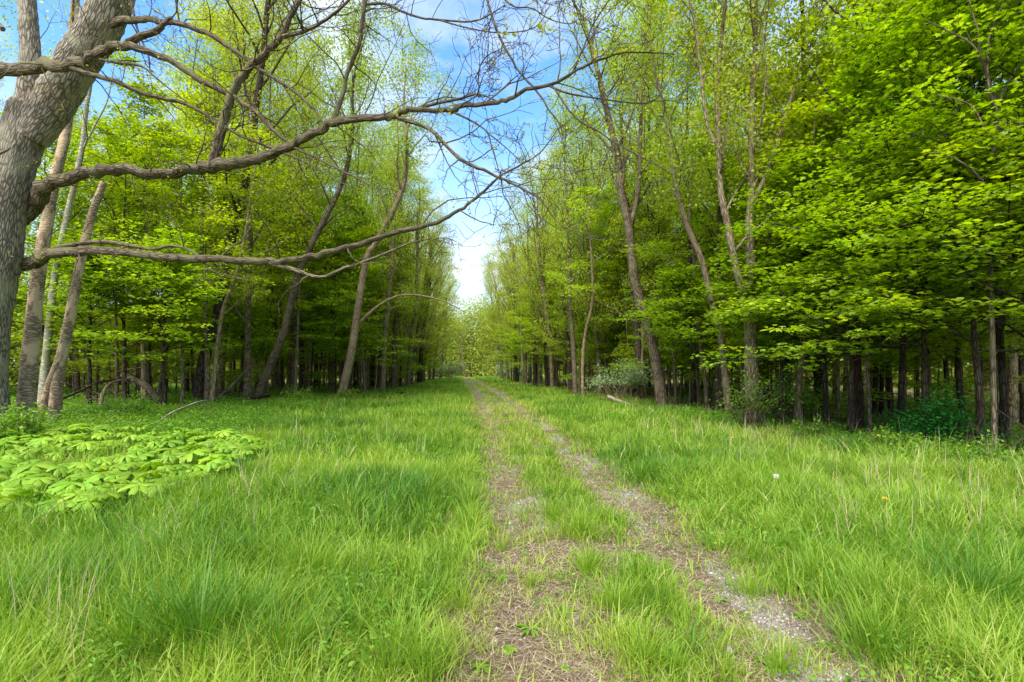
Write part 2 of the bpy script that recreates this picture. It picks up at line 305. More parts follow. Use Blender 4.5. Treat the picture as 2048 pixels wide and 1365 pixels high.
g = Geo(); g.add(v.reshape(-1, 3), (np.arange(n)[:, None, None] * 12 + icf[None]).reshape(-1, 3), np.repeat(rng.random(n), 12))
m, t, o = newmat('pebble'); at = nd(t, 'ShaderNodeAttribute', attribute_name='tint'); r = ramp(t, at.outputs['Fac'], [(0, (.12, .09, .07)), (.5, (.30, .27, .24)), (1, (.52, .50, .47))]); p = nd(t, 'ShaderNodeBsdfPrincipled'); p.inputs['Roughness'].default_value = .85; t.links.new(r.outputs[0], p.inputs['Base Color']); t.links.new(p.outputs[0], o.inputs[0])
tag(g.obj('gravel', m), 'pale crushed stone scattered along the two wheel ruts', 'gravel', kind='stuff')

# ------------------------------------------------------------------ grass
def blades(g, x, y, h, wd, lean, bend, tint, seg=3, az=None, z0=None):
    n = len(x); az = rng.random(n) * 6.283 if az is None else az; z = gz(x, y) if z0 is None else z0
    d = np.stack([np.cos(az), np.sin(az), np.zeros(n)], -1); s = np.stack([-np.sin(az), np.cos(az), np.zeros(n)], -1)
    fa = az + rnd(n, -1.2, 1.2); s = np.stack([-np.sin(fa), np.cos(fa), np.zeros(n)], -1)
    p = np.stack([x, y, z - .01], -1); V = []; ang = lean.copy(); st = h / seg
    for k in range(seg + 1):
        wk = wd * (1 - (k / seg) ** 2.2) * (.75 if k == 0 else 1)
        if k < seg: V += [p - s * wk[:, None] / 2, p + s * wk[:, None] / 2]
        else: V.append(p)
        p = p + (d * np.sin(ang)[:, None] + np.array([0, 0, 1.]) * np.cos(ang)[:, None]) * st[:, None]; ang = ang + bend / seg
    V = np.stack(V, 1); kk = V.shape[1]; o = np.arange(n)[:, None] * kk; t = np.repeat(tint, kk)
    F = np.concatenate([o + np.array([2 * k, 2 * k + 1, 2 * k + 3, 2 * k + 2]) for k in range(seg - 1)]); T3 = o + np.array([2 * seg - 2, 2 * seg - 1, 2 * seg])
    g.add(V.reshape(-1, 3), F, t); g.f.setdefault((3, 0), []).append(T3 + g.n - len(V) * kk)
def open_ground(x, y):
    wd = inwood(x, y); return (1 - wd)
def may_zone(x, y):
    return (x < -3.95 - .22 * np.clip(y - 7, 0, 9)) & (y > 4.7 + .55 * np.clip(x + 4.6, -1, 9)) & (y < 10.8)
g = Geo()
bands = [(1.7, 4.2, 90000, .0068, 3), (4.2, 8, 115000, .010, 3), (8, 15, 115000, .016, 3), (15, 30, 110000, .024, 2), (30, 60, 60000, .040, 2), (60, 165, 50000, .10, 2)]
for y0, y1, n, wd, seg in bands:
    y = np.sqrt(rnd(n, y0 ** 2, y1 ** 2)); x = rnd(n, -1.12, 1.12) * y
    if y0 > 20: x = np.where(rng.random(n) < .8, rnd(n, -14, 9), x)
    b = bare(x, y); c = np.abs(x - track(y)); iw = open_ground(x, y)
    clump = fbm(x * .9 + 3, y * .9, 3); c2 = fbm(x * 3.1, y * 3.1 + 8, 2); tuft = vnoise(x * 6 + 9, y * 6)
    side = np.clip((c - 1.0) / .8, 0, 1)
    keep = (1 - np.where(vnoise(x * 4.3, y * 4.3) > .5, .42, .84) * b) * (.25 + .75 * np.clip(iw * 1.4, 0, 1)) * np.clip(.45 + 1.7 * (c2 - .35) + side * .35 + .5 * (tuft > .5) * (side < .5), .12, 1) * np.where(side < .5, .8 + .2 * np.clip((y - 5) / 5, 0, 1), 1)
    keep *= np.where((y < 14) & (tuft < .30), .35, 1)
    keep = np.where(may_zone(x, y), keep * .25, keep); keep = np.where(y > 100, np.where(x < -1.0, keep, keep), keep)
    s = rng.random(n) < keep; x, y, b, c, iw, clump, c2, side, tuft = [q[s] for q in (x, y, b, c, iw, clump, c2, side, tuft)]; m = len(x)
    h = (.08 + .10 * rng.random(m)) * (1 - side) + side * (.13 + .26 * np.clip((clump - .3) * 2.4, 0, 1) + .12 * rng.random(m))
    h = h * (1 + (1 - side) * np.clip((c2 - .55) * 5, 0, 1.2)) * (1 - .5 * b) * rnd(m, .6, 1.2) * np.where(iw < .5, .6, 1)
    h = np.minimum(h, .5)
    big = fbm(x * .5 + 30, y * .5, 3); ti = np.clip(.47 + (big - .5) * .9 + rng.normal(0, .15, m) - .16 * np.clip((clump - .55) * 4, 0, 1) + (1 - side) * .12 + .12 * b, 0, .78)
    dry = rng.random(m) < .035 + .10 * b + .04 * (x > 4); ti = np.where(dry, rnd(m, .85, 1), ti)
    az = np.where(rng.random(m) < .72, rng.random(m) * 6.283, fbm(x * 1.3 + 60, y * 1.3, 2) * 14)
    blades(g, x, y, h, wd * rnd(m, .6, 1.35) * np.where(h > .3, 1.25, 1), np.abs(rng.normal(.18, .30, m)), rnd(m, .1, 2.1) * np.where(h < .15, .8, 1), ti, seg, az)
# big arching tussocks near the camera and along the middle strip
def tussock(g, cx, cy, n, r, h, wd, t0, spread=.7):
    a = rng.random(n) * 6.283; rr = np.abs(rng.normal(0, r, n)); x = cx + rr * np.cos(a); y = cy + rr * np.sin(a)
    blades(g, x, y, h * rnd(n, .55, 1.15), wd * rnd(n, .7, 1.3), np.clip(rnd(n, 0, spread) * (rr / r) ** .5, 0, 1.2), rnd(n, .3, 1.5), np.clip(t0 + rng.normal(0, .08, n), 0, .8), 4, a + rng.normal(0, .5, n))
for px, py, n, r, h, wd, t0 in [(400, 1330, 260, .15, .62, .009, .16), (330, 1300, 200, .18, .55, .009, .2), (470, 1290, 190, .16, .52, .008, .22), (250, 1340, 160, .18, .5, .008, .25), (180, 1240, 200, .2, .45, .008, .2), (560, 1350, 120, .09, .5, .008, .2), (1165, 1075, 190, .10, .34, .0065, .50), (1110, 1040, 150, .12, .30, .006, .42), (1200, 1040, 100, .1, .25, .006, .45),
        (1175, 1150, 110, .05, .30, .006, .58), (1230, 1225, 120, .06, .30, .006, .5), (950, 1045, 160, .1, .30, .0065, .42), (925, 1215, 70, .05, .25, .005, .6), (1000, 1095, 70, .06, .22, .006, .6), (1060, 1160, 60, .05, .2, .006, .62),
        (620, 1180, 200, .14, .5, .007, .42), (250, 1130, 260, .22, .42, .008, .10), (430, 1090, 240, .22, .40, .008, .14), (520, 960, 260, .3, .35, .009, .22), (640, 950, 220, .3, .35, .009, .3), (1540, 960, 240, .3, .38, .009, .3),
        (1650, 1080, 240, .2, .42, .008, .40), (1950, 1230, 240, .2, .5, .009, .12), (1850, 1160, 200, .2, .42, .008, .3), (1500, 1190, 120, .08, .25, .006, .5), (1560, 1340, 90, .06, .26, .006, .5), (1290, 1340, 80, .05, .28, .006, .55), (1770, 1330, 160, .12, .34, .007, .35)]:
    d = CAMH * FPX / (py - HY); p = P(px, py, d); tussock(g, p[0], p[1], n, r, h, wd, t0)
for i in range(420):
    y = 2.6 + 16 * random.random() ** 1.3; x = random.uniform(-1.05, 1.05) * y
    if open_ground(x, y) < .6 or bare(np.array([x]), np.array([y]))[0] > .5 or may_zone(x, y): continue
    cc = abs(x - track(y)); tussock(g, x, y, int(random.uniform(30, 110)), random.uniform(.05, .16), random.uniform(.15, .28) if cc < 1.1 else random.uniform(.28, .46), .0045 + .0006 * y, random.uniform(.05, .7))
tag(g.obj('grass', M['grass']), 'long bright green meadow grass either side of the track', 'grass', kind='stuff')
# dead thatch and bits of litter on the ruts
g = Geo(); n = 130000; y = 1.7 + 22 * rng.random(n) ** 1.7; x = track(y) + rng.normal(0, 1.0, n); s = rng.random(n) < .12 + .8 * bare(x, y); x, y = x[s], y[s]; n = len(x)
blades(g, x, y, rnd(n, .03, .13), (.0018 + .0005 * y), np.full(n, 1.45) + rng.normal(0, .1, n), rng.normal(0, .25, n), rng.random(n) ** .8, 2, z0=gz(x, y) + rnd(n, .012, .03))
tag(g.obj('dead_thatch', M['litter']), 'brown matted dead grass lying on the bare wheel ruts', 'dead grass', kind='stuff')
# dry standing stalks
g = Geo()
xs = []; ys = []
for i in range(130):
    y = random.uniform(4, 13); x = random.uniform(3.2, 8.5) if random.random() < .75 else random.uniform(-6, -1.5); k = random.randint(2, 6)
    xs += [x + random.gauss(0, .06) for _ in range(k)]; ys += [y + random.gauss(0, .06) for _ in range(k)]
for px, py, k in [(95, 1240, 12), (150, 1200, 10), (130, 1300, 8), (1105, 0, 0), (1760, 950, 10), (1700, 1020, 14), (1680, 1050, 10), (1860, 980, 8), (1990, 990, 8), (1940, 940, 8)]:
    if k:
        d = CAMH * FPX / (py + 60 - HY); p = P(px, py + 60, d); xs += [p[0] + random.gauss(0, .07) for _ in range(k)]; ys += [p[1] + random.gauss(0, .07) for _ in range(k)]
x = np.array(xs); y = np.array(ys); n = len(x)
blades(g, x, y, rnd(n, .35, .75), np.full(n, .004) + .0005 * y, np.abs(rng.normal(0, .22, n)), rng.normal(.2, .4, n), rng.random(n), 4)
tag(g.obj('dry_stalks', M['straw']), 'dry straw coloured stalks standing in the grass', 'dry stalks', kind='stuff')

# ------------------------------------------------------------------ low green plants at the edge and inside of the woods
g = Geo()
def herbs(n, xf, y0, y1, dz, size, ks, shape='fold', bias=None):
    y = rnd(n, y0, y1); x = xf(n, y); k = fbm(x * .8 + 11, y * .8 + 5, 3) > ks; x, y = x[k], y[k]
    m = 7; n = len(x); hh = dz * rnd(n, .3, 1) * (.5 + fbm(x * 1.5, y * 1.5, 2)); a = rnd(n * m, 0, 6.283); r = rnd(n * m, .01, .12) * (size / .05)
    X = np.repeat(x, m) + r * np.cos(a); Y_ = np.repeat(y, m) + r * np.sin(a); Zz = np.repeat(gz(x, y) + hh, m) + rng.normal(0, .04, n * m) - r * .25
    N = np.stack([rng.normal(0, .45, n * m), rng.normal(0, .45, n * m), np.ones(n * m)], -1); D = np.stack([np.cos(a), np.sin(a), -.2 * np.ones(n * m)], -1)
    t = np.clip(np.repeat(rng.random(n), m) * .6 + .2 + rng.normal(0, .12, n * m), 0, 1)
    leaves(g, np.stack([X, Y_, Zz], -1), N, D, size * rnd(n * m, .6, 1.4), shape, t)
herbs(9000, lambda n, y: rnd(n, -14, -4.2 - .16 * y), 10, 20, .36, .055, .40)
herbs(5000, lambda n, y: rnd(n, -12, -4.2), 5.6, 10.5, .20, .05, .46)
herbs(5000, lambda n, y: XL(y) + rnd(n, -8, 2.2), 18, 42, .3, .08, .42)
herbs(8000, lambda n, y: XR(y) + rnd(n, -1.6, 4), 5, 17, .32, .06, .44)
herbs(5000, lambda n, y: XR(y) + rnd(n, -.9, 9), 15, 45, .25, .09, .46)
herbs(5000, lambda n, y: XR(y) + rnd(n, 1, 26), 8, 60, .32, .11, .46)
herbs(9000, lambda n, y: XL(y) - rnd(n, 1, 26), 12, 60, .35, .11, .42)
herbs(9000, lambda n, y: np.where(rng.random(n) < .6, rnd(n, -7, -.4) * y / 8, rnd(n, 2.2, 8) * (y + 6) / 14), 2.0, 12, .16, .032, .46)
herbs(1500, lambda n, y: track(y) + rnd(n, -1.4, 1.4), 2.0, 9, .05, .026, .4)
tag(g.obj('woodland_herbs', M['leaf_herb']), 'low leafy green plants carpeting the edge of the woods', 'ground cover', kind='stuff')
g = Geo(); n = 60000; y = rnd(n, 6, 60); sd_ = rng.random(n) < .5; x = np.where(sd_, XR(y) + rnd(n, -.6, 24), XL(y) - rnd(n, -.6, 24)); a = rnd(n, 0, 6.283)
leaves(g, np.stack([x, y, gz(x, y) + rnd(n, .005, .03)], -1), np.stack([rng.normal(0, .3, n), rng.normal(0, .3, n), np.ones(n)], -1), np.stack([np.cos(a), np.sin(a), 0 * a], -1), rnd(n, .05, .10) * (1 + y / 40), 'fold', rng.random(n) ** 1.3)
tag(g.obj('leaf_litter', M['litter']), 'brown fallen leaves covering the floor of the woods', 'leaf litter', kind='stuff')

#PART2
# ------------------------------------------------------------------ tree generator
def perp(d, rg):
    a = rg.normal(size=3); a -= d * a.dot(d); return a / np.linalg.norm(a)
def limb(g, p0, d, L, r0, r1, rg, n=5, up=.15, wob=.12, ns=5, droop=0):
    pts = [p0]; d = d / np.linalg.norm(d)
    for i in range(n):
        d = d + rg.normal(size=3) * wob + np.array([0, 0, up / n - droop * i / n]); d /= np.linalg.norm(d); pts.append(pts[-1] + d * L / n)
    pts = np.array(pts); tube(g, pts, np.linspace(r0, r1, n + 1), ns, cap=False); return pts
STY = {  # primaries, branch angle from vertical, length factor, secondaries, clusters, leaves per cluster, leaf size, cluster radius, flatness, shape
 'canopy': dict(ang=(25, 50), up=.5, sec=8, cl=4, lv=17, size=.105, cr=.50, flat=.8, shape='quad', droop=.5, sec_len=.34),
 'maple': dict(ang=(58, 88), up=.10, sec=8, cl=3, lv=15, size=.105, cr=.36, flat=.16, shape='maple', droop=.1, sec_len=.42),
 'under': dict(ang=(50, 85), up=.15, sec=7, cl=3, lv=20, size=.125, cr=.46, flat=.22, shape='quad', droop=.15, sec_len=.42),
 'sparse': dict(ang=(20, 45), up=.5, sec=6, cl=3, lv=6, size=.075, cr=.40, flat=.8, shape='quad', droop=.5, sec_len=.34),
}
def dress(gw, gl, pts, rad, style, npri, z0, Lf, rg, toward=None, dens=1.0):
    """branches and leaves on a trunk polyline (pts: n x 3, z rising)"""
    s = STY[style]; zt = pts[-1, 2]; zb = pts[0, 2] + z0; CC = []; CR = []
    for i in range(npri):
        f = (i + rg.random()) / npri; z = zb + (zt - zb) * f ** .9
        p = np.array([np.interp(z, pts[:, 2], pts[:, k]) for k in range(3)]); rr = np.interp(z, pts[:, 2], rad)
        a = i * 2.4 + rg.normal() * .5; th = R(rg.uniform(*s['ang'])) * (1 - .35 * f)
        d = np.array([math.cos(a) * math.sin(th), math.sin(a) * math.sin(th), math.cos(th)])
        if toward is not None and rg.random() < .45: d[:2] = d[:2] * .4 + np.array(toward) * math.sin(th) * .9
        if style in ('canopy', 'sparse'): L = Lf * (.55 + .45 * math.sin(math.pi * min(1, f * .8 + .2))) * rg.uniform(.7, 1.15)
        else: L = Lf * (1 - .62 * f) * rg.uniform(.7, 1.15)
        r0 = max(.012, rr * .48)
        q = limb(gw, p, d, L, r0, .008, rg, n=5, up=s['up'], ns=5, wob=.13)
        for j in range(s['sec']):
            u = rg.uniform(.22, 1); idx = u * (len(q) - 1); k = min(int(idx), len(q) - 2); b = q[k] + (q[k + 1] - q[k]) * (idx - k); dm = unit(q[k + 1] - q[k])
            sdv = perp(dm, rg)
            if s['flat'] < .5: sdv[2] *= .15
            d2 = unit(dm * .7 + sdv * .9); q2 = limb(gw, b, d2, L * s['sec_len'] * rg.uniform(.6, 1.2), .009, .004, rg, n=3, up=0, ns=3, wob=.15)
            for c in range(s['cl']):
                w_ = rg.uniform(.3, 1.1); CC.append(q2[0] + (q2[-1] - q2[0]) * w_)
            if rg.random() < .3 and style != 'maple': limb(gw, q2[1], unit(d2 + rg.normal(size=3) * .5), L * .2, .006, .003, rg, n=2, ns=3)
    CC = np.array(CC); m = max(2, int(s['lv'] * dens)); n = len(CC) * m
    C = np.repeat(CC, m, 0); a = rg.random(n) * 6.283; r = s['cr'] * np.sqrt(rg.random(n)); hz_ = rg.normal(0, 1, n) * s['cr'] * s['flat'] * .5
    C = C + np.stack([r * np.cos(a), r * np.sin(a), hz_ - r * r * .25], -1)
    if s['flat'] < .5:
        N = np.stack([rg.normal(0, .30, n), rg.normal(0, .30, n), np.ones(n)], -1); D = np.stack([np.cos(a), np.sin(a), -.25 + rg.normal(0, .2, n)], -1)
    else:
        N = rg.normal(size=(n, 3)) + np.array([0, 0, .5]); D = np.stack([np.cos(a) * .6, np.sin(a) * .6, -.6 + rg.normal(0, .4, n)], -1)
    t = np.clip(np.repeat(rg.normal(.5, .17, len(CC)), m) + rg.normal(0, .12, n), 0, 1)
    leaves(gl, C, N, D, s['size'] * rg.uniform(.6, 1.25, n), s['shape'], t)
def trunk_line(h, lean, rg, n=9, bend=.25):
    z = np.linspace(0, h, n); a = rg.random() * 6.283; wv = np.cumsum(rg.normal(0, bend / n * h / 8, (n, 2)), 0); wv -= wv[0]
    p = np.stack([z * lean * math.cos(a) + wv[:, 0], z * lean * math.sin(a) + wv[:, 1], z], -1); p[0, 2] = -.15; return p
def flare(rad, pts, k=.55, h=.5): return rad * (1 + k * np.exp(-np.maximum(pts[:, 2] - pts[0, 2], 0) / h))
def make_variant(kind, seed):
    rg = np.random.default_rng(seed); gw, gl = Geo(), Geo()
    if kind == 'canopy': h, r, st, npr, z0, Lf = rg.uniform(15.5, 19), rg.uniform(.09, .155), 'canopy', 24, rg.uniform(2.6, 4.5), 4.2
    if kind == 'under': h, r, st, npr, z0, Lf = rg.uniform(7.5, 10.5), rg.uniform(.05, .09), 'under', 24, 1.6, 3.4
    if kind == 'maple': h, r, st, npr, z0, Lf = rg.uniform(6.5, 9), rg.uniform(.05, .08), 'maple', 19, 2.0, 3.2
    if kind == 'low': h, r, st, npr, z0, Lf = rg.uniform(3.6, 5.4), rg.uniform(.025, .045), 'under', 17, 1.0, 2.3
    if kind == 'pole': h, r, st, npr, z0, Lf = rg.uniform(10, 14), rg.uniform(.05, .10), 'under', 13, 5.0, 2.2
    pts, rad = spline(trunk_line(h, rg.uniform(0, .07), rg), np.linspace(r, r * .12, 9), 3); rad = flare(rad, pts)
    tube(gw, pts, rad, 9 if kind == 'canopy' else 7, rough=.08, rg=rg); dress(gw, gl, pts, rad, st, npr, z0, Lf, rg)
    return gw, gl
VAR = {}
for kind, n, lm, bms in [('canopy', 6, 'leaf_canopy', ['bark', 'dark', 'bark']), ('under', 5, 'leaf_under', ['bark', 'pale', 'dark']), ('maple', 4, 'leaf_maple', ['bark', 'dark']), ('pole', 4, 'leaf_under', ['pale', 'bark', 'dark']), ('low', 4, 'leaf_under', ['bark', 'dark'])]:
    VAR[kind] = []
    for i in range(n):
        gw, gl = make_variant(kind, 100 + i * 7 + len(kind) * 31)
        VAR[kind].append([gl.mesh('crown', M[lm])] + [gw.mesh('trunk', M[b], True, True) for b in bms])
def put(kind, x, y, label, group, name='woodland_tree', cat='tree', sc=1.0, i=None, j=None, crown=None):
    vs = VAR[kind][random.randrange(len(VAR[kind])) if i is None else i]; tm = vs[1 + (random.randrange(len(vs) - 1) if j is None else j)]
    e = empty(name, (x, y, float(gz(x, y))), label, cat, group, random.uniform(0, 6.28)); e.scale = (sc, sc, sc * random.uniform(.92, 1.1))
    for nm, me in (('trunk', tm), ('crown', vs[0])):
        o = bpy.data.objects.new(nm, me); COL.objects.link(o); o.parent = e
    return e

# ------------------------------------------------------------------ trees traced one by one
def traced(label, px, d, wpx, bark, style, npri, z0, Lf, top=None, extra=(), seed=1, group=None, name='tree', cat='tree', dens=1.0, leafm=None, toward=None, ns=10, topz=None):
    """px: photo pixels up the trunk, d: distance in metres (pair = base, top), wpx: widths in photo pixels"""
    rg = np.random.default_rng(seed); n = len(px); ds = np.linspace(d, d, n) if np.isscalar(d) else np.linspace(d[0], d[1], n)
    W = np.array([P(a, b, q) for (a, b), q in zip(px, ds)]); r = np.interp(np.linspace(0, 1, n), np.linspace(0, 1, len(wpx)), wpx) / 2 / FPX * ds * .82 / np.sqrt(1 + ((np.array([a for a, b in px]) - CX) / FPX) ** 2)
    W[0, 2] = float(gz(W[0, 0], W[0, 1])) - .15
    if top:                                    # grow on above what was traced
        dr = unit(W[-1] - W[-2]); dr[2] = max(dr[2], .8); dr = unit(dr); L = (top - W[-1, 2]) / dr[2]
        if L > .5:
            W = np.vstack([W, W[-1] + dr * L * .5 + rg.normal(size=3) * .15, W[-1] + dr * L]); r = np.concatenate([r, [r[-1] * .6, .02]])
    base = W[0] + np.array([0, 0, .15]); e = empty(name, base, label, cat, group)
    pts, rad = spline(W - base, r, 5, .04, rg); rad = flare(rad, pts, .3, .3)
    gw, gl = Geo(), Geo(); tube(gw, pts, rad, ns, rough=.07, rg=rg)
    if npri: dress(gw, gl, pts, rad, style, npri, z0, Lf, rg, toward, dens)
    for ex in extra:                           # forks: (px list, widths, depth)
        q = np.array([P(a, b, ex[2]) for a, b in ex[0]]) - base; rr = np.linspace(ex[1][0], ex[1][1], len(q)) / 2 / FPX * ex[2] * .85
        if len(ex) > 3:
            dr = unit(q[-1] - q[-2]); L = (ex[3] - base[2] - q[-1, 2]) / max(dr[2], .5); q = np.vstack([q, q[-1] + dr * L * .5, q[-1] + dr * L]); rr = np.concatenate([rr, [rr[-1] * .6, .015]])
        q, rr = spline(q, rr, 5, .04, rg); tube(gw, q, rr, 8, rough=.06, rg=rg)
        if npri and q[-1, 2] - q[0, 2] > 2: dress(gw, gl, q, rr, style, max(5, npri // 2), 1.2, Lf * .8, rg, toward, dens)
    gw.obj('trunk', M[bark], e, True, True)
    if gl.n: gl.obj('crown', leafm or M['leaf_' + {'sparse': 'canopy'}.get(style, style)], e)
    return e

# left side
traced('thick trunk with peeling bark and tan scars right beside the grey foreground tree', [(48, 850), (60, 720), (75, 570), (97, 430), (113, 345), (136, 240), (145, 80), (150, 0)], (11.8, 12.6), [56, 46, 34, 28, 24, 22], 'birch', 'sparse', 12, 7.5, 3.0, top=17, seed=3)
traced('twin stemmed peeling trunk with pale wood showing, snapped off at its top', [(108, 850), (115, 760), (135, 660), (160, 530), (184, 430), (208, 365)], (12.6, 12.8), [34, 32, 27, 24, 20], 'birch', None, 0, 0, 0, seed=4, name='broken_tree',
       extra=[([(84, 850), (97, 780), (118, 720), (128, 680)], (24, 14), 12.6)])
traced('smooth whitish trunk rising between the two peeling trunks', [(80, 835), (100, 640), (112, 540), (131, 448), (148, 372), (165, 293), (172, 224), (186, 136)], 15.2, [26, 20, 16, 13, 11], 'white', None, 0, 0, 0, seed=5, name='white_tree',
       extra=[([(165, 300), (190, 250), (215, 200), (230, 120)], (5, 2), 15.2)])
traced('dark broad based tree with straight tall trunk behind the slim pale sapling', [(400, 808), (404, 740), (432, 640), (448, 568), (458, 500), (474, 440), (499, 310), (513, 207), (527, 103), (537, 0)], 19.5, [40, 26, 24, 20, 17, 13], 'dark', 'canopy', 20, 5.5, 4.0, top=19.5, seed=6)
traced('slim pale sapling crossing in front of the dark broad based tree', [(421, 820), (430, 740), (437, 671), (448, 612), (470, 555), (490, 470), (500, 400)], 18.5, [12, 10, 8, 5], 'pale', 'under', 12, 3.2, 2.2, top=10, seed=7, dens=.8)
traced('grey trunk leaning strongly to the right on the left edge', [(505, 812), (537, 740), (565, 671), (585, 595), (599, 544), (627, 481), (654, 430), (690, 350), (705, 260)], 21, [24, 20, 17, 13, 9], 'bark', 'canopy', 16, 6.5, 3.2, top=16, seed=8, dens=.75)
traced('smooth tan trunk leaning right, nearest the grass on the left', [(680, 800), (702, 708), (715, 622), (733, 519), (753, 484), (798, 396), (812, 344), (812, 260)], 26, [21, 19, 16, 12, 8], 'pale', 'canopy', 17, 7.5, 3.8, top=17, seed=9,
       extra=[([(714, 650), (760, 610), (810, 590), (880, 600), (930, 625)], (7, 2), 26)])
for k, (q, d, w_, b, lab) in enumerate([
    ([(664, 779), (671, 691), (681, 588), (684, 519), (690, 400)], 33, [10, 7], 'pale', 'thin straight tan trunk just behind the leaning tan trunk'),
    ([(765, 779), (769, 691), (777, 588), (783, 536), (790, 400)], 34, [13, 9], 'pale', 'straight light brown trunk right of the leaning tan trunk'),
    ([(787, 772), (791, 656), (798, 560), (800, 400)], 38, [15, 10], 'bark', 'dark brown trunk between the two light brown trunks on the left'),
    ([(815, 771), (822, 674), (832, 600), (836, 450)], 42, [11, 7], 'pale', 'light brown trunk next to the last dark tree on the left'),
    ([(839, 757), (845, 674), (857, 588), (862, 480)], 58, [12, 9], 'dark', 'near black leaning trunk last in the left row beside the track'),
    ([(735, 778), (736, 690), (740, 590), (742, 470)], 36, [9, 7], 'bark', 'slim dark trunk directly left of the straight light brown one'),
    ([(575, 790), (580, 690), (585, 590), (590, 450)], 30, [9, 7], 'pale', 'thin pale pole just right of the strongly leaning grey trunk'),
    ([(613, 785), (615, 690), (612, 590), (610, 450)], 34, [10, 8], 'bark', 'thin brown pole midway between the leaning grey and leaning tan trunks'),
    ([(315, 790), (330, 700), (338, 610), (350, 500)], 24, [11, 8], 'bark', 'slender brown trunk left of the dark broad based tree'),
    ([(372, 785), (375, 690), (370, 600), (380, 480)], 27, [15, 10], 'dark', 'dark upright trunk close behind the broad based tree'),
    ([(484, 795), (488, 690), (480, 600), (486, 480)], 25, [17, 12], 'dark', 'dark trunk between the pale sapling and the leaning grey trunk'),
]):
    traced(lab, q, d, w_, b, 'canopy' if k % 3 else 'under', 15, 4.5 if k % 3 else 3, 3.3, top=random.uniform(14, 18), seed=20 + k)
# right side
traced('tall grey brown tree leaning left with a forked crown beside the track grass', [(1328, 818), (1315, 743), (1301, 674), (1280, 605), (1266, 536), (1259, 467), (1242, 379), (1235, 310), (1218, 241), (1201, 165), (1184, 103), (1165, 40)], 21, [30, 24, 22, 19, 12, 8], 'bark', 'canopy', 18, 7.5, 3.6, top=17.5, seed=40, dens=.8,
       extra=[([(1259, 460), (1277, 379), (1280, 275), (1284, 213), (1290, 100)], (12, 5), 21, 16)])
traced('brown trunk curving up to the left beside the large double trunk', [(1462, 838), (1450, 740), (1441, 665), (1424, 605), (1403, 519), (1374, 450), (1350, 360), (1335, 250)], 16.6, [22, 17, 16, 13, 8], 'pale', 'canopy', 14, 6, 3.0, top=14.5, seed=41, dens=.85)
traced('large grey double trunked tree at the right edge of the grass', [(1508, 866), (1503, 760), (1501, 657), (1502, 553), (1499, 450), (1503, 379), (1503, 241), (1510, 103), (1513, 0)], 14, [36, 34, 30, 20, 16, 13, 10], 'bark', 'canopy', 20, 6, 3.4, top=17, seed=42, dens=.85,
       extra=[([(1497, 650), (1486, 588), (1468, 519), (1455, 450), (1441, 379), (1438, 275), (1434, 172), (1448, 34)], (22, 9), 14, 15.5), ([(1503, 413), (1541, 327), (1568, 241), (1596, 155), (1623, 86), (1658, 0)], (10, 5), 14, 15), ([(1438, 300), (1413, 241), (1393, 69), (1379, 0)], (9, 5), 14, 14)])
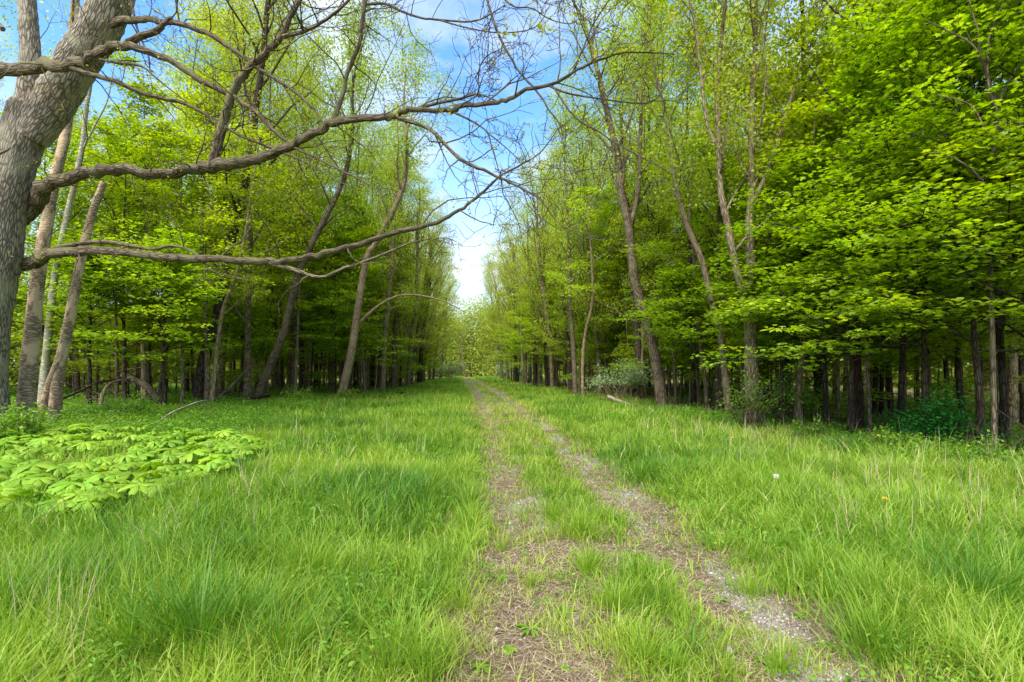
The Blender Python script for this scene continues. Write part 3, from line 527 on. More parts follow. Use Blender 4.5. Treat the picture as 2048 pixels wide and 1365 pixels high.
for k, (q, d, w_, b, lab, npri, st, z0, top) in enumerate([
    ([(1716, 868), (1717, 800), (1714, 740), (1712, 620)], 12.6, [30, 25], 'stump', 'thick reddish brown trunk with dark bark under the maple leaves', 14, 'canopy', 6, 17),
    ([(1741, 872), (1738, 800), (1735, 700), (1740, 560)], 12.3, [11, 8], 'bark', 'thin grey trunk pressed against the thick reddish brown trunk', 10, 'under', 3.5, 11),
    ([(1643, 838), (1640, 790), (1634, 730), (1630, 600)], 16, [26, 20], 'dark', 'dark leaning trunk behind the thin tan sapling', 14, 'canopy', 6, 17),
    ([(1658, 850), (1655, 790), (1651, 725), (1648, 600)], 14.6, [8, 6], 'pale', 'thin tan sapling standing before the dark leaning trunk', 9, 'under', 3.5, 9),
    ([(1570, 820), (1572, 760), (1570, 690), (1565, 560)], 19, [10, 8], 'bark', 'slim brown trunk just right of the large double trunk', 12, 'under', 4, 12),
    ([(1783, 818), (1779, 760), (1775, 690), (1770, 560)], 17, [16, 12], 'dark', 'dark forked based trunk deep right of the thick reddish trunk', 12, 'canopy', 6, 16),
    ([(1995, 900), (1992, 830), (1988, 740), (1990, 600)], 11.5, [19, 14], 'dark', 'gnarled dark trunk near the right border beyond the dark green bush', 0, 'under', 6, None),
    ([(1282, 800), (1277, 700), (1268, 600), (1258, 470)], 27, [18, 14], 'dark', 'straight dark trunk directly left of the leaning grey brown tree', 16, 'canopy', 6, 18),
    ([(1167, 796), (1165, 740), (1170, 670), (1185, 600), (1182, 500)], 29, [9, 6], 'pale', 'slim pale trunk with a kink beside the straight brown trunk', 12, 'under', 4, 12),
    ([(1151, 792), (1147, 700), (1140, 600), (1138, 480)], 31, [13, 9], 'bark', 'straight brown trunk left of the kinked pale one', 16, 'canopy', 6, 18),
    ([(1142, 784), (1138, 720), (1130, 620)], 38, [12, 9], 'dark', 'black trunk touching the left of the straight brown trunk', 16, 'canopy', 5, 17),
    ([(1094, 776), (1091, 700), (1090, 600)], 47, [9, 7], 'dark', 'dark slim trunk fourth from the end of the right row', 16, 'canopy', 5, 17),
    ([(1071, 775), (1069, 700), (1064, 600)], 50, [12, 9], 'dark', 'stout black trunk third from the end of the right row', 16, 'canopy', 5, 17),
    ([(1048, 768), (1044, 700), (1042, 620)], 58, [7, 5], 'bark', 'thin brown trunk second from the end of the right row', 14, 'under', 3.5, 14),
    ([(1034, 766), (1031, 700), (1030, 620)], 64, [9, 6], 'dark', 'dark trunk at the very end of the right row by the clearing', 16, 'under', 4, 16),
    ([(1388, 812), (1386, 760), (1385, 660)], 22, [14, 11], 'dark', 'dark straight trunk between the leaning tree and the curving brown one', 14, 'canopy', 6, 17),
    ([(1415, 822), (1410, 760), (1400, 690), (1392, 600)], 19.5, [10, 8], 'bark', 'slender brown trunk close left of the curving brown trunk', 10, 'under', 4, 11),
]):
    traced(lab, q, d, w_, b, st, npri, z0, 3.2 if st == 'canopy' else 2.8, top=top, seed=50 + k)
# maple whose open upper limbs show at the top right
traced('young tree with dark crooked open limbs above the maples at top right', [(1990, 890), (1985, 700), (1980, 540), (1976, 413), (1964, 358), (1985, 293), (1995, 224), (1981, 172), (1961, 120), (1925, 50)], 8.9, [17, 16, 16, 15, 13, 10, 6, 4], 'bark', None, 0, 0, 0, seed=80,
       extra=[([(1995, 224), (1978, 180), (1975, 120), (1982, 60), (2010, 0), (2030, -60)], (7, 3), 8.6), ([(1985, 293), (1965, 250), (1945, 215), (1915, 200), (1870, 190)], (6, 2), 8.6), ([(1981, 172), (1960, 110), (1930, 80), (1890, 60), (1850, 40)], (6, 2), 8.6),
              ([(1978, 315), (2010, 270), (2050, 240), (2100, 200)], (9, 4), 8.6), ([(1995, 210), (2020, 160), (2048, 120), (2080, 80)], (6, 3), 8.6), ([(1965, 362), (1930, 330), (1890, 310), (1850, 305)], (6, 2), 8.6), ([(1960, 120), (1955, 60), (1940, 10), (1930, -60)], (4, 2), 8.6)])

# near maples on the right edge and layered ones on the left
def maple_at(px, py, d, h, Lf, label, seed, npri=26, z0=1.7, toward=(-.8, -.5), bark='dark', st='maple', dens=1.0, lm=None, group='young trees leafing out along the wood edge'):
    rg = np.random.default_rng(seed); b = P(px, py, d); b[2] = float(gz(b[0], b[1])); e = empty('young_maple', b, label, 'tree', group)
    pts, rad = spline(trunk_line(h, rg.uniform(0, .08), rg), np.linspace(.07, .012, 9), 3); gw, gl = Geo(), Geo(); tube(gw, pts, flare(rad, pts), 8, rough=.06, rg=rg)
    dress(gw, gl, pts, rad, st, npri, z0, Lf, rg, toward, dens); gw.obj('trunk', M[bark], e, True, True); gl.obj('crown', M[lm or 'leaf_maple'], e); return e
for k, a in enumerate([
    (1800, 880, 11.5, 8.5, 3.6, 'wide young maple with layered light green leaves right of the reddish trunk'),
    (2010, 890, 10.0, 9.5, 3.4, 'young maple with layered leaves filling the right border'),
    (1930, 880, 12.0, 11, 3.6, 'taller young maple standing behind the dark green bush'),
    (1660, 880, 13.2, 6.6, 3.0, 'low young maple whose lowest leaves hang before the tan sapling'),
    (2120, 880, 9.0, 10, 3.2, 'young maple reaching into the picture from the right border, mostly outside it'),
    (1575, 860, 15.5, 7.5, 2.6, 'young maple close to the right side of the large double trunk'),
    (1400, 830, 19.0, 4.6, 2.8, 'small maple with one flat leafy tier over the saplings left of the double trunk'),
    (1900, 850, 15.0, 14, 3.8, 'tall full maple rising behind the young maples on the right'),
    (1750, 850, 16.5, 13, 3.6, 'tall maple with pale upper leaves right of the double trunk'),
    (1700, 890, 11.8, 4.6, 2.7, 'low pale green maple whose layered leaves hang in front of the reddish trunk'),
    (1850, 900, 10.6, 5.0, 2.8, 'low pale green maple spreading flat tiers above the dark green bush'),
    (1960, 920, 9.6, 5.4, 2.8, 'low pale green maple with flat tiers beside the gnarled dark trunk'),
    (2080, 930, 9.2, 5.2, 2.8, 'low pale green maple at the right border, partly outside the picture'),
    (1560, 862, 14.4, 5.0, 2.4, 'low pale green maple just right of the large double trunk foot'),
    (2050, 850, 14.0, 15, 4.0, 'tall dark leaved maple behind the crooked open limbs'),
]):
    maple_at(*a, seed=200 + k, z0=1.9 if k != 6 else 2.2, npri=22 if a[3] < 5.5 else 28 if a[3] < 12 else 36)
for k, a in enumerate([
    (330, 830, 16.5, 5.0, 3.0, 'small maple with a flat bright tier of leaves low on the left'),
    (250, 830, 17.5, 9, 3.0, 'young maple filling the gap right of the peeling trunks'),
    (390, 820, 23.0, 9, 3.2, 'young tree leafing out beside the dark broad based tree'),
    (90, 840, 17.0, 9, 3.2, 'young maple showing between and behind the peeling trunks'),
    (560, 800, 25.0, 9.5, 3.2, 'young tree in leaf right of the leaning grey trunk'),
    (700, 790, 30.0, 8.5, 3.6, 'young tree in leaf behind the leaning tan trunk'),
    (300, 828, 18.5, 5.0, 2.6, 'low leafy tree over the fallen branches right of the peeling trunks'),
    (620, 800, 27.0, 5.2, 2.8, 'low leafy tree between the leaning grey and leaning tan trunks'),
    (180, 835, 16.0, 4.6, 2.6, 'low leafy tree directly right of the twin stemmed broken trunk'),
    (470, 800, 28.0, 10, 3.4, 'young tree in leaf left of the leaning grey trunk, set further back'),
]):
    maple_at(*a, seed=230 + k, z0=1.9, toward=(.7, -.6), npri=22, dens=.8)

for k, a in enumerate([
    (835, 762, 60, 11, 6.5, 'broad young tree with lime leaves arching over the far track from the left'),
    (868, 757, 78, 12, 6.5, 'second lime green tree arching over the track, further on at the left'),
    (1024, 764, 70, 11, 6.0, 'young tree spreading its lime leaves over the end of the right row'),
    (1075, 775, 46, 9, 4.2, 'young tree in green leaf at the track side of the right row'),
    (1006, 757, 92, 11, 6.0, 'lime green tree standing in the clearing right of the track, past the right row'),
    (872, 754, 104, 12, 6.5, 'furthest lime green tree at the left of the clearing'),
]):
    maple_at(*a, seed=260 + k, z0=2.4, toward=(.9 if k < 2 else -.9, -.2), npri=28, st='under', dens=1.2, lm='leaf_canopy' if k != 3 else 'leaf_under')

for k, (q, d, w_, side, lab) in enumerate([
    ([(846, 760), (852, 690), (868, 600), (880, 520)], 66, [8, 6], 1, 'tall pale green tree leaning towards the far track from the left row'),
    ([(858, 756), (862, 690), (872, 610), (886, 560)], 80, [7, 5], 1, 'tall tree at the far end of the left row, crown over the track'),
    ([(800, 764), (806, 690), (818, 590), (828, 500)], 52, [9, 7], 1, 'tall yellow green tree in the left row before the near black trunk'),
    ([(880, 756), (884, 710), (892, 640)], 98, [7, 5], 1, 'wide pale crowned tree left of the track at the far clearing'),
    ([(1004, 757), (1000, 710), (992, 650)], 92, [7, 5], -1, 'wide pale crowned tree right of the track at the far clearing'),
    ([(1018, 760), (1010, 700), (1000, 640)], 80, [7, 5], -1, 'tall tree just past the right row, leaning over the far track'),
    ([(866, 757), (872, 700), (882, 640), (892, 600)], 88, [7, 5], 1, 'last tall tree on the left, its crown leaning furthest over the far track'),
    ([(822, 766), (830, 690), (846, 600), (858, 520)], 55, [8, 6], 1, 'slender tall tree leaning right, just before the near black trunk'),
    ([(745, 772), (750, 690), (764, 590), (776, 480)], 41, [10, 7], 1, 'tall yellow green tree halfway down the left row'),
    ([(1030, 761), (1026, 690), (1020, 610), (1012, 540)], 74, [8, 6], -1, 'tall tree at the far end of the right row, crown over the track'),
    ([(1052, 766), (1048, 690), (1036, 590), (1026, 500)], 60, [9, 7], -1, 'tall yellow green tree near the end of the right row'),
    ([(1105, 775), (1100, 690), (1088, 590), (1076, 480)], 44, [10, 7], -1, 'tall yellow green tree leaning over the right side of the track grass'),
    ([(1200, 790), (1196, 700), (1186, 590), (1176, 470)], 32, [11, 8], -1, 'tall yellow green tree between the kinked pale trunk and the grey green shrub'),
]):
    traced(lab, q, d, w_, 'bark', 'canopy', 28, 3.0, 6.2, top=15.5 + k % 3, seed=300 + k, toward=(.9 * side, -.2))
# ------------------------------------------------------------------ the woods behind
placed = []
def ok(x, y, dmin):
    if abs(x) > 1.15 * y + 4: return False
    for a, b in placed:
        if (a - x) ** 2 + (b - y) ** 2 < dmin ** 2: return False
    placed.append((x, y)); return True
LAB = {('low', 'r'): ('low leafy shrub sized tree filling under the right hand wood', 'low leafy trees under the right hand wood'), ('low', 'l'): ('low leafy shrub sized tree filling under the left hand wood', 'low leafy trees under the left hand wood'),
       ('canopy', 'r'): ('tall leafy tree inside the shaded right hand wood', 'tall trees inside the right hand wood'), ('canopy', 'l'): ('tall leafy tree inside the left hand wood', 'tall trees inside the left hand wood'),
       ('under', 'r'): ('small bushy understory tree in the right hand wood', 'small trees inside the right hand wood'), ('under', 'l'): ('small bushy understory tree in the left hand wood', 'small trees inside the left hand wood'),
       ('pole', 'r'): ('thin bare poled sapling in the right hand wood', 'saplings inside the right hand wood'), ('pole', 'l'): ('thin bare poled sapling in the left hand wood', 'saplings inside the left hand wood')}
def fill(kind, side, n, y0, y1, w0, w1, dmin, sc=(.9, 1.1), p=1.0):
    c = 0; t = 0
    while c < n and t < n * 60:
        t += 1; y = y0 + (y1 - y0) * random.random() ** p; o = random.uniform(w0, w1); x = float(XR(y)) + o if side == 'r' else float(XL(y)) - o
        if not ok(x, y, dmin): continue
        lab, gr = LAB[(kind, side)]; zn = ('nearer the camera', 'about halfway along', 'towards the far clearing')[0 if y < 30 else 1 if y < 52 else 2]; lab = lab + ', ' + zn; gr = gr + ' ' + zn; nm = {'canopy': 'canopy_tree', 'under': 'understory_tree', 'pole': 'sapling', 'low': 'understory_tree'}[kind]
        k2 = 'maple' if kind == 'under' and y < 26 and random.random() < .6 else kind
        put(k2, x, y, lab, gr, nm, 'sapling' if kind == 'pole' else 'tree', random.uniform(*sc)); c += 1
fill('canopy', 'r', 28, 20, 84, .3, 5, 2.6, p=1); fill('canopy', 'l', 28, 22, 92, .3, 5, 2.6)
fill('under', 'r', 26, 20, 84, 0, 4, 1.8); fill('under', 'l', 28, 26, 95, 0, 4, 1.8)
fill('canopy', 'r', 26, 14, 72, 5, 22, 3.2); fill('canopy', 'l', 22, 17, 80, 5, 22, 3.2)
fill('under', 'r', 26, 14, 60, 4, 24, 2.0); fill('under', 'l', 26, 19, 66, 3, 24, 2.0)
fill('low', 'r', 22, 13, 60, .6, 5, 1.2); fill('low', 'l', 24, 19, 70, .3, 5, 1.2); fill('low', 'r', 20, 12, 50, 5, 18, 1.5); fill('low', 'l', 20, 18, 55, 5, 18, 1.5)
fill('pole', 'l', 18, 19, 45, .1, 2.5, .7); fill('pole', 'r', 14, 14, 40, .4, 2.5, .7); fill('pole', 'r', 44, 15, 55, .8, 14, .9); fill('pole', 'l', 42, 20, 60, .5, 14, .9)

# ------------------------------------------------------------------ far wood round the clearing and behind both sides, one mass
g = Geo(); gt = Geo()
def wall(pl, n, hgt, dep, size, ntr, zlo=2.5, tb=.5):
    pl = np.array(pl, float); L = np.concatenate([[0], np.cumsum(np.linalg.norm(np.diff(pl, axis=0), axis=1))])
    m = n // 14; u = rng.random(m) * L[-1]; cx = np.interp(u, L, pl[:, 0]) + rng.normal(0, dep, m); cy = np.interp(u, L, pl[:, 1]) + rng.normal(0, dep, m)
    top = hgt * (.72 + .5 * vnoise(u * .22 + 5, u * 0 + 3)); cz = zlo + (top - zlo) * rng.random(m)
    k = 14; C = np.repeat(np.stack([cx, cy, cz], -1), k, 0) + rng.normal(size=(m * k, 3)) * np.array([1.2, 1.2, .6]); N = rng.normal(size=(m * k, 3)) + np.array([0, 0, .9]); D = rng.normal(size=(m * k, 3))
    t = np.clip(np.repeat(np.clip(rng.normal(tb, .2, m), 0, 1), k) + rng.normal(0, .1, m * k), 0, 1); leaves(g, C, N, D, size * rng.uniform(.6, 1.3, m * k), 'quad', t)
    for i in range(ntr):
        q = rng.random() * L[-1]; x = np.interp(q, L, pl[:, 0]) + rng.normal(0, dep); y = np.interp(q, L, pl[:, 1]) + rng.normal(0, dep); r = rng.uniform(.12, .25); h = hgt * .8
        l = rng.normal(0, .5, 2); g.add(*[None] * 0) if False else tube(g, np.array([[x, y, -.2], [x + l[0], y + l[1], h * .5], [x + l[0] * 2, y + l[1] * 2, h]]), np.array([r, r * .7, .04]), 5, tint=.0, cap=False)
        g.f[(4, 1)] = g.f.get((4, 1), []) + [g.f[(4, 0)].pop()]
wall([(-62, 100), (-40, 124), (-22, 138), (-6, 136), (8, 122), (26, 104), (45, 92)], 270000, 19, 3.0, .45, 90, zlo=.2, tb=.6)
wall([(-50, 128), (-20, 148), (0, 148), (20, 130)], 50000, 12, 1.5, .8, 20, zlo=.2, tb=.35)
wall([(36, 8), (40, 40), (42, 75), (38, 90)], 80000, 8.5, 2.5, .42, 60, zlo=.1, tb=.25)
wall([(-38, 8), (-42, 40), (-46, 75), (-50, 108)], 80000, 8.5, 2.5, .42, 60, zlo=.1, tb=.3)
tag(g.obj('far_woods', [M['leaf_far'], M['bark']], bark=True), 'pale green far wood closing the view beyond the clearing', 'woods', kind='stuff')
#PART3
# ------------------------------------------------------------------ the big foreground tree on the left
rg = np.random.default_rng(11)
def dpt(x): return float(np.interp(x, [-60, 110, 300, 700, 1100, 1400, 1700], [11, 10.95, 9.9, 8.3, 7.2, 6.6, 6.2]))
B0 = P(-42, 850, 11); B0[2] = float(gz(B0[0], B0[1]))
oak = empty('big_tree', B0, 'huge grey furrowed tree at the left border with long bare limbs spreading over the track', 'tree')
def W2(pts): return np.array([P(x, y, dpt(x)) for x, y in pts]) - B0
gt = Geo()
q, r = spline(W2([(-46, 870), (-42, 760), (-32, 640), (-17, 520), (-1, 420), (25, 330), (50, 262), (62, 225), (70, 200)]), np.array([66, 58, 56, 62, 56, 50, 50, 50, 36]) / FPX * 10.9 / 1.38, 7, .01, rg); tube(gt, q, flare(r, q, .3, .4), 28, rough=.05, rg=rg)
q, r = spline(W2([(52, 262), (56, 210), (60, 150), (60, 90), (56, 40), (52, -30), (50, -160), (60, -320)]), np.array([34, 29, 24, 22, 21, 20, 16, 9]) / FPX * 10.9 / 1.38, 7, .015, rg); tube(gt, q, r, 22, rough=.05, rg=rg, off=3)
q, r = spline(W2([(62, 275), (98, 222), (132, 165), (168, 105), (200, 55), (222, 0), (250, -90), (270, -250)]), np.array([36, 40, 40, 38, 38, 38, 30, 16]) / FPX * 10.8 / 1.15, 7, .015, rg); tube(gt, q, r, 24, rough=.05, rg=rg, off=6)
gt.obj('trunk', M['oak'], oak, True, True)
twc = []
def twigs(g, q, r, n, L, rg, f0=.15, lvl=0, ns=4):
    for i in range(n):
        u = rg.uniform(f0, 1) * (len(q) - 1.01); k = int(u); b = q[k] + (q[k + 1] - q[k]) * (u - k); d = unit(q[k + 1] - q[k]); sd2 = perp(d, rg); sd2[2] = sd2[2] * .8 + .12
        r0 = min(r[k] * .45, .014 if lvl == 0 else .007); l = L * rg.uniform(.4, 1.25)
        t = limb(g, b, unit(d * .6 + sd2), l, max(r0, .0045), .003, rg, n=6, up=.15, wob=.22, ns=ns)
        if lvl < 2: twigs(g, t, np.linspace(r0, .003, len(t)), 3 if lvl == 0 else 2, l * .5, rg, .25, lvl + 1, 3)
        if lvl > 0: twc.append(t[-1])
BR = [ # pixels, half widths px, number of twigs, twig length
 ([(-30, 530), (0, 524), (34, 518), (66, 514), (100, 508), (185, 504), (330, 513), (450, 520), (540, 525), (600, 517), (650, 510), (700, 493), (784, 468), (857, 451), (908, 427), (943, 403), (977, 375), (998, 355), (1046, 327), (1080, 306), (1122, 251)], [15, 15, 15, 14, 12, 10.5, 9.5, 9, 8.5, 7, 7, 6, 5.5, 5, 4, 3.5, 3, 2.5, 2, 1.6, 1], 14, 1.5),
 ([(70, 512), (120, 494), (210, 484), (300, 499), (345, 492), (390, 505), (420, 540), (490, 560)], [7, 6, 5, 4, 3.4, 3, 1.6, 1], 8, .9),
 ([(540, 526), (590, 540), (640, 555), (690, 537), (760, 512), (810, 490), (860, 478)], [6, 5, 4, 3.4, 3, 2, 1], 7, .9),
 ([(-24, 450), (4, 428), (30, 406), (60, 380), (100, 365), (150, 352), (230, 338), (290, 348), (330, 349), (400, 336), (440, 330), (500, 322), (560, 300), (610, 277), (650, 256), (680, 242), (709, 238), (753, 238), (784, 234), (805, 224), (836, 219), (905, 222), (919, 213), (987, 207), (1018, 198), (1053, 179), (1098, 172), (1146, 145), (1184, 126), (1242, 107), (1310, 106), (1350, 109)], [20, 20, 19, 17.5, 15.5, 13.5, 13, 12, 11, 12, 13, 11, 10, 9.5, 9, 10, 9, 8, 7.5, 6, 6, 5.5, 5, 4.8, 4.6, 4.4, 4, 3.6, 3, 2.4, 1.6, 1], 26, 1.5),
 ([(424, 335), (434, 295), (448, 240), (462, 195), (485, 150), (530, 110), (560, 75), (580, 35), (600, -5), (612, -90)], [11, 10, 9.5, 8.5, 8, 7.5, 6.5, 6, 5.5, 4], 16, 1.5),
 ([(566, 74), (602, 65), (644, 45), (678, 20), (710, -10), (760, -60)], [5, 4.4, 4, 3.6, 3, 2], 8, 1.3),
 ([(664, 247), (684, 193), (695, 145), (719, 83), (727, 17), (732, -50)], [7, 5.5, 5, 4.6, 4.2, 3], 12, 1.4),
 ([(795, 236), (853, 255), (884, 282), (912, 313), (943, 330), (994, 353), (1032, 372), (1080, 400), (1120, 450), (1180, 480)], [5.5, 5, 4.6, 4.2, 3.8, 3.2, 2.4, 1.8, 1.3, .8], 16, 1.2),
 ([(836, 217), (874, 207), (919, 198), (956, 189), (994, 203)], [4, 3.4, 3, 2.4, 1.5], 7, 1.0),
 ([(958, 189), (958, 140), (975, 112), (1020, 90)], [1.8, 1.5, 1.2, .8], 5, .8),
 ([(905, 224), (946, 244), (974, 265), (984, 296), (998, 344)], [2.6, 2.2, 1.8, 1.4, 1], 6, .9),
 ([(974, 265), (1005, 290), (1032, 315), (1050, 340)], [1.8, 1.5, 1.2, .8], 4, .7),
 ([(968, -30), (980, 20), (994, 62), (1012, 100), (1039, 145), (1074, 183), (1098, 220), (1122, 255), (1126, 300)], [3.4, 3.2, 3, 2.8, 2.6, 2.3, 1.9, 1.5, 1], 10, 1.0),
 ([(1098, 172), (1132, 186), (1187, 196), (1280, 207), (1315, 195), (1332, 168)], [2.6, 2.3, 2, 1.6, 1.2, .8], 8, .9),
 ([(1146, 143), (1166, 97), (1187, 48), (1218, 0), (1240, -40)], [2.4, 2.2, 1.9, 1.6, 1.2], 8, 1.0),
 ([(1105, 172), (1150, 235), (1200, 265), (1235, 290), (1290, 318), (1350, 350)], [2.2, 2, 1.8, 1.7, 1.5, 1.2], 8, .9),
 ([(-20, 235), (0, 215), (25, 195), (60, 187), (138, 179), (193, 165), (234, 141), (268, 117), (310, 121), (351, 133), (396, 158), (448, 186), (499, 214), (534, 248), (585, 293), (620, 310), (690, 345), (760, 380)], [16, 15, 14, 13, 12, 11, 10.5, 10, 8, 7.5, 7, 6.5, 6, 4.5, 3.4, 2.6, 2, 1.2], 16, 1.4),
 ([(275, 120), (300, 98), (330, 80), (345, 60), (356, 47)], [8, 7, 6.5, 5, 3], 4, 1.0),
 ([(205, 60), (240, 42), (265, 42), (296, 40), (344, 45), (413, 65), (482, 110), (517, 138), (603, 193), (650, 252)], [9, 9, 8, 7, 6.5, 6, 5, 4.4, 3.4, 2], 14, 1.3),
 ([(190, 170), (215, 178), (258, 186), (320, 207), (379, 214), (430, 241), (482, 272), (551, 300), (620, 330), (700, 375)], [6, 6, 5.6, 5, 4.4, 4, 3.6, 3, 2, 1], 14, 1.1),
 ([(240, 150), (275, 152), (308, 153), (340, 180), (400, 225), (440, 250)], [3.5, 3, 2.4, 1.8, 1.4, .8], 5, .8),
 ([(727, 10), (770, 8), (805, 24), (840, 35), (884, 41), (943, 43), (977, 31), (1010, 10)], [3, 2.8, 2.6, 2.4, 2.2, 2, 1.6, 1], 9, 1.1),
 ([(880, 41), (930, 55), (1000, 66), (1070, 55), (1100, 10)], [1.8, 1.6, 1.4, 1.1, .8], 6, .8),
 ([(1000, -8), (1030, 14), (1064, 17), (1098, 38), (1140, 48), (1165, 30)], [1.9, 1.7, 1.5, 1.3, 1, .7], 6, .8),
 ([(260, -10), (275, 60), (296, 110), (300, 140)], [3, 2.5, 2, 1.2], 4, .8),
 ([(350, -10), (356, 30), (360, 48)], [2.4, 2.2, 2], 3, .8),
]
for k, (px, hw, nt_, tl) in enumerate(BR):
    W_ = W2(px)
    if k in (0, 1, 3): W_[:, 1] += np.interp([x for x, _ in px], [30, 100], [.4, 0])
    if k in (16, 17, 19, 20): W_[:, 1] -= np.interp([x for x, _ in px], [150, 420], [.75, 0])
    dd = np.array([dpt(x) for x, _ in px]); q, r = spline(W_, np.array(hw) * .86 / FPX * dd, 4, .26, rg); g = Geo()
    tube(g, q, r, 12 if max(hw) > 6 else 6, rough=.14 if max(hw) > 4 else 0, rg=rg); twigs(g, q, r, int(nt_ * 1.25), tl, rg, .12)
    tag(g.obj('branch', M['limb'] if max(hw) > 4 else M['twig'], oak, True, True), {0: 'lowest long mossy limb running level to the right', 3: 'thickest limb, mossy, sweeping right over the track', 16: 'dark furrowed limb crossing in front of the fork'}.get(k))
g = Geo(); q, r = spline(W2([(-15, 22), (30, 62), (55, 88), (76, 105)]), np.array([5, 6, 6, 5]) / FPX * 10, 5, .1, rg); tube(g, q + np.array([0, -.75, 0]), r, 8, rough=.1, rg=rg); tag(g.obj('broken_branch', M['dead'], oak, True, True), 'snapped pale branch stub hanging at upper left')
g = Geo(); q, r = spline(W2([(-10, 358), (40, 350), (75, 335), (90, 326)]) + np.array([0, -.75, 0]), np.array([2.5, 3, 2.4, 1.5]) / FPX * 10, 5, .1, rg); tube(g, q, r, 6); g.obj('branch', M['dead'], oak, True, True)
T = np.array(twc); sel = T[rg.random(len(T)) < .42]; g = Geo(); C = np.repeat(sel, 3, 0); m = len(C)
leaves(g, C + rg.normal(0, .02, C.shape), rg.normal(size=(m, 3)), rg.normal(size=(m, 3)) + np.array([0, 0, .4]), .035 * rg.uniform(.5, 1.3, m), 'fold', rg.random(m))
for px, py in [(1145, 45), (1008, 60), (1016, 64), (1085, 60), (1350, 35), (1330, 150), (1200, 102), (1248, 102), (905, 218), (790, 225)]:
    c = W2([(px, py)])[0]; m = 12; leaves(g, c + rg.normal(0, .05, (m, 3)), rg.normal(size=(m, 3)) + np.array([0, -.5, 0]), rg.normal(size=(m, 3)), .07 * rg.uniform(.6, 1.3, m), 'fold', rg.random(m))
g.obj('young_leaves', M['leaf_bud'], oak)

# ------------------------------------------------------------------ mayapples
def lobe_leaf(seed, r=.19):
    rg = np.random.default_rng(seed); g = Geo(); nl = 7
    for i in range(nl):
        a0 = .35 + i * (6.283 - .45) / nl; a1 = a0 + (6.283 - .45) / nl; am = (a0 + a1) / 2; L = r * rg.uniform(.85, 1.1); hw = (a1 - a0) / 2 * .93
        rows = [(0, 0, 0), (.3, .80, .004), (.6, .92, -.006), (.86, .70, -.024), (1, .34, -.045)]; v = [[0, 0, 0.012]]
        for rr, ww, z in rows[1:]:
            for s in (-1, 0, 1):
                an = am + s * hw * ww; q = L * rr * (1.0 if s == 0 else .96); v.append([q * math.cos(an), q * math.sin(an), z * (r / .19) * 1.3 + (.010 if s == 0 else -.006)])
        v.append([L * 1.02 * math.cos(am + .12), L * 1.02 * math.sin(am + .12), -.06]); f = []
        g.add(v, [[0, 1, 2], [0, 2, 3]], rg.uniform(.3, .9)); base = g.n - len(v)
        qs = []
        for k in range(3):
            o = 1 + 3 * k; qs += [[o, o + 3, o + 4, o + 1], [o + 1, o + 4, o + 5, o + 2]]
        g.f.setdefault((4, 0), []).append(np.array(qs) + base)
    return g.mesh('leaf', M['mayapple'], True)
LEAF = [lobe_leaf(s, r_) for s, r_ in ((1, .19), (2, .17), (3, .21), (4, .15))]
gs = Geo(); tube(gs, np.array([[0, 0, -.03], [.005, 0, .18], [0, .005, .345]]), np.array([.005, .004, .003]), 5, cap=False); STEM = gs.mesh('stem', M['leaf_herb'], True)
mp_ = []; tries = 0
while len(mp_) < 290 and tries < 20000:
    tries += 1; y = random.uniform(5.1, 10.8); x = random.uniform(-1.08 * y, -3.5)
    if not may_zone(x, y) or vnoise(np.array(x * .9 + 4), np.array(y * .9)) < .22: continue
    if any((a - x) ** 2 + (b - y) ** 2 < .165 ** 2 for a, b in mp_): continue
    mp_.append((x, y))
for i, (x, y) in enumerate(mp_):
    e = empty('mayapple', (x, y, float(gz(x, y))), 'bright green umbrella leaved mayapple in the low patch at the left', 'plant', 'mayapples growing in a patch on the left', random.uniform(0, 6.28)); s = random.uniform(.7, 1.25); e.scale = (s, s, random.uniform(.6, 1.0))
    for k in range(1):
        o = bpy.data.objects.new('stem', STEM); COL.objects.link(o); o.parent = e
    o = bpy.data.objects.new('leaf', LEAF[i % 4]); COL.objects.link(o); o.parent = e; o.location = (0, 0, .34); o.rotation_euler = (random.gauss(-.08, .26), random.gauss(.12, .24), random.uniform(0, 6.28))
    if i % 3 == 0:
        o = bpy.data.objects.new('leaf', LEAF[(i + 1) % 4]); COL.objects.link(o); o.parent = e; o.location = (.11, .06, .29); o.rotation_euler = (random.gauss(0, .2), random.gauss(0, .2), random.uniform(0, 6.28)); o.scale = (.8, .8, .8)

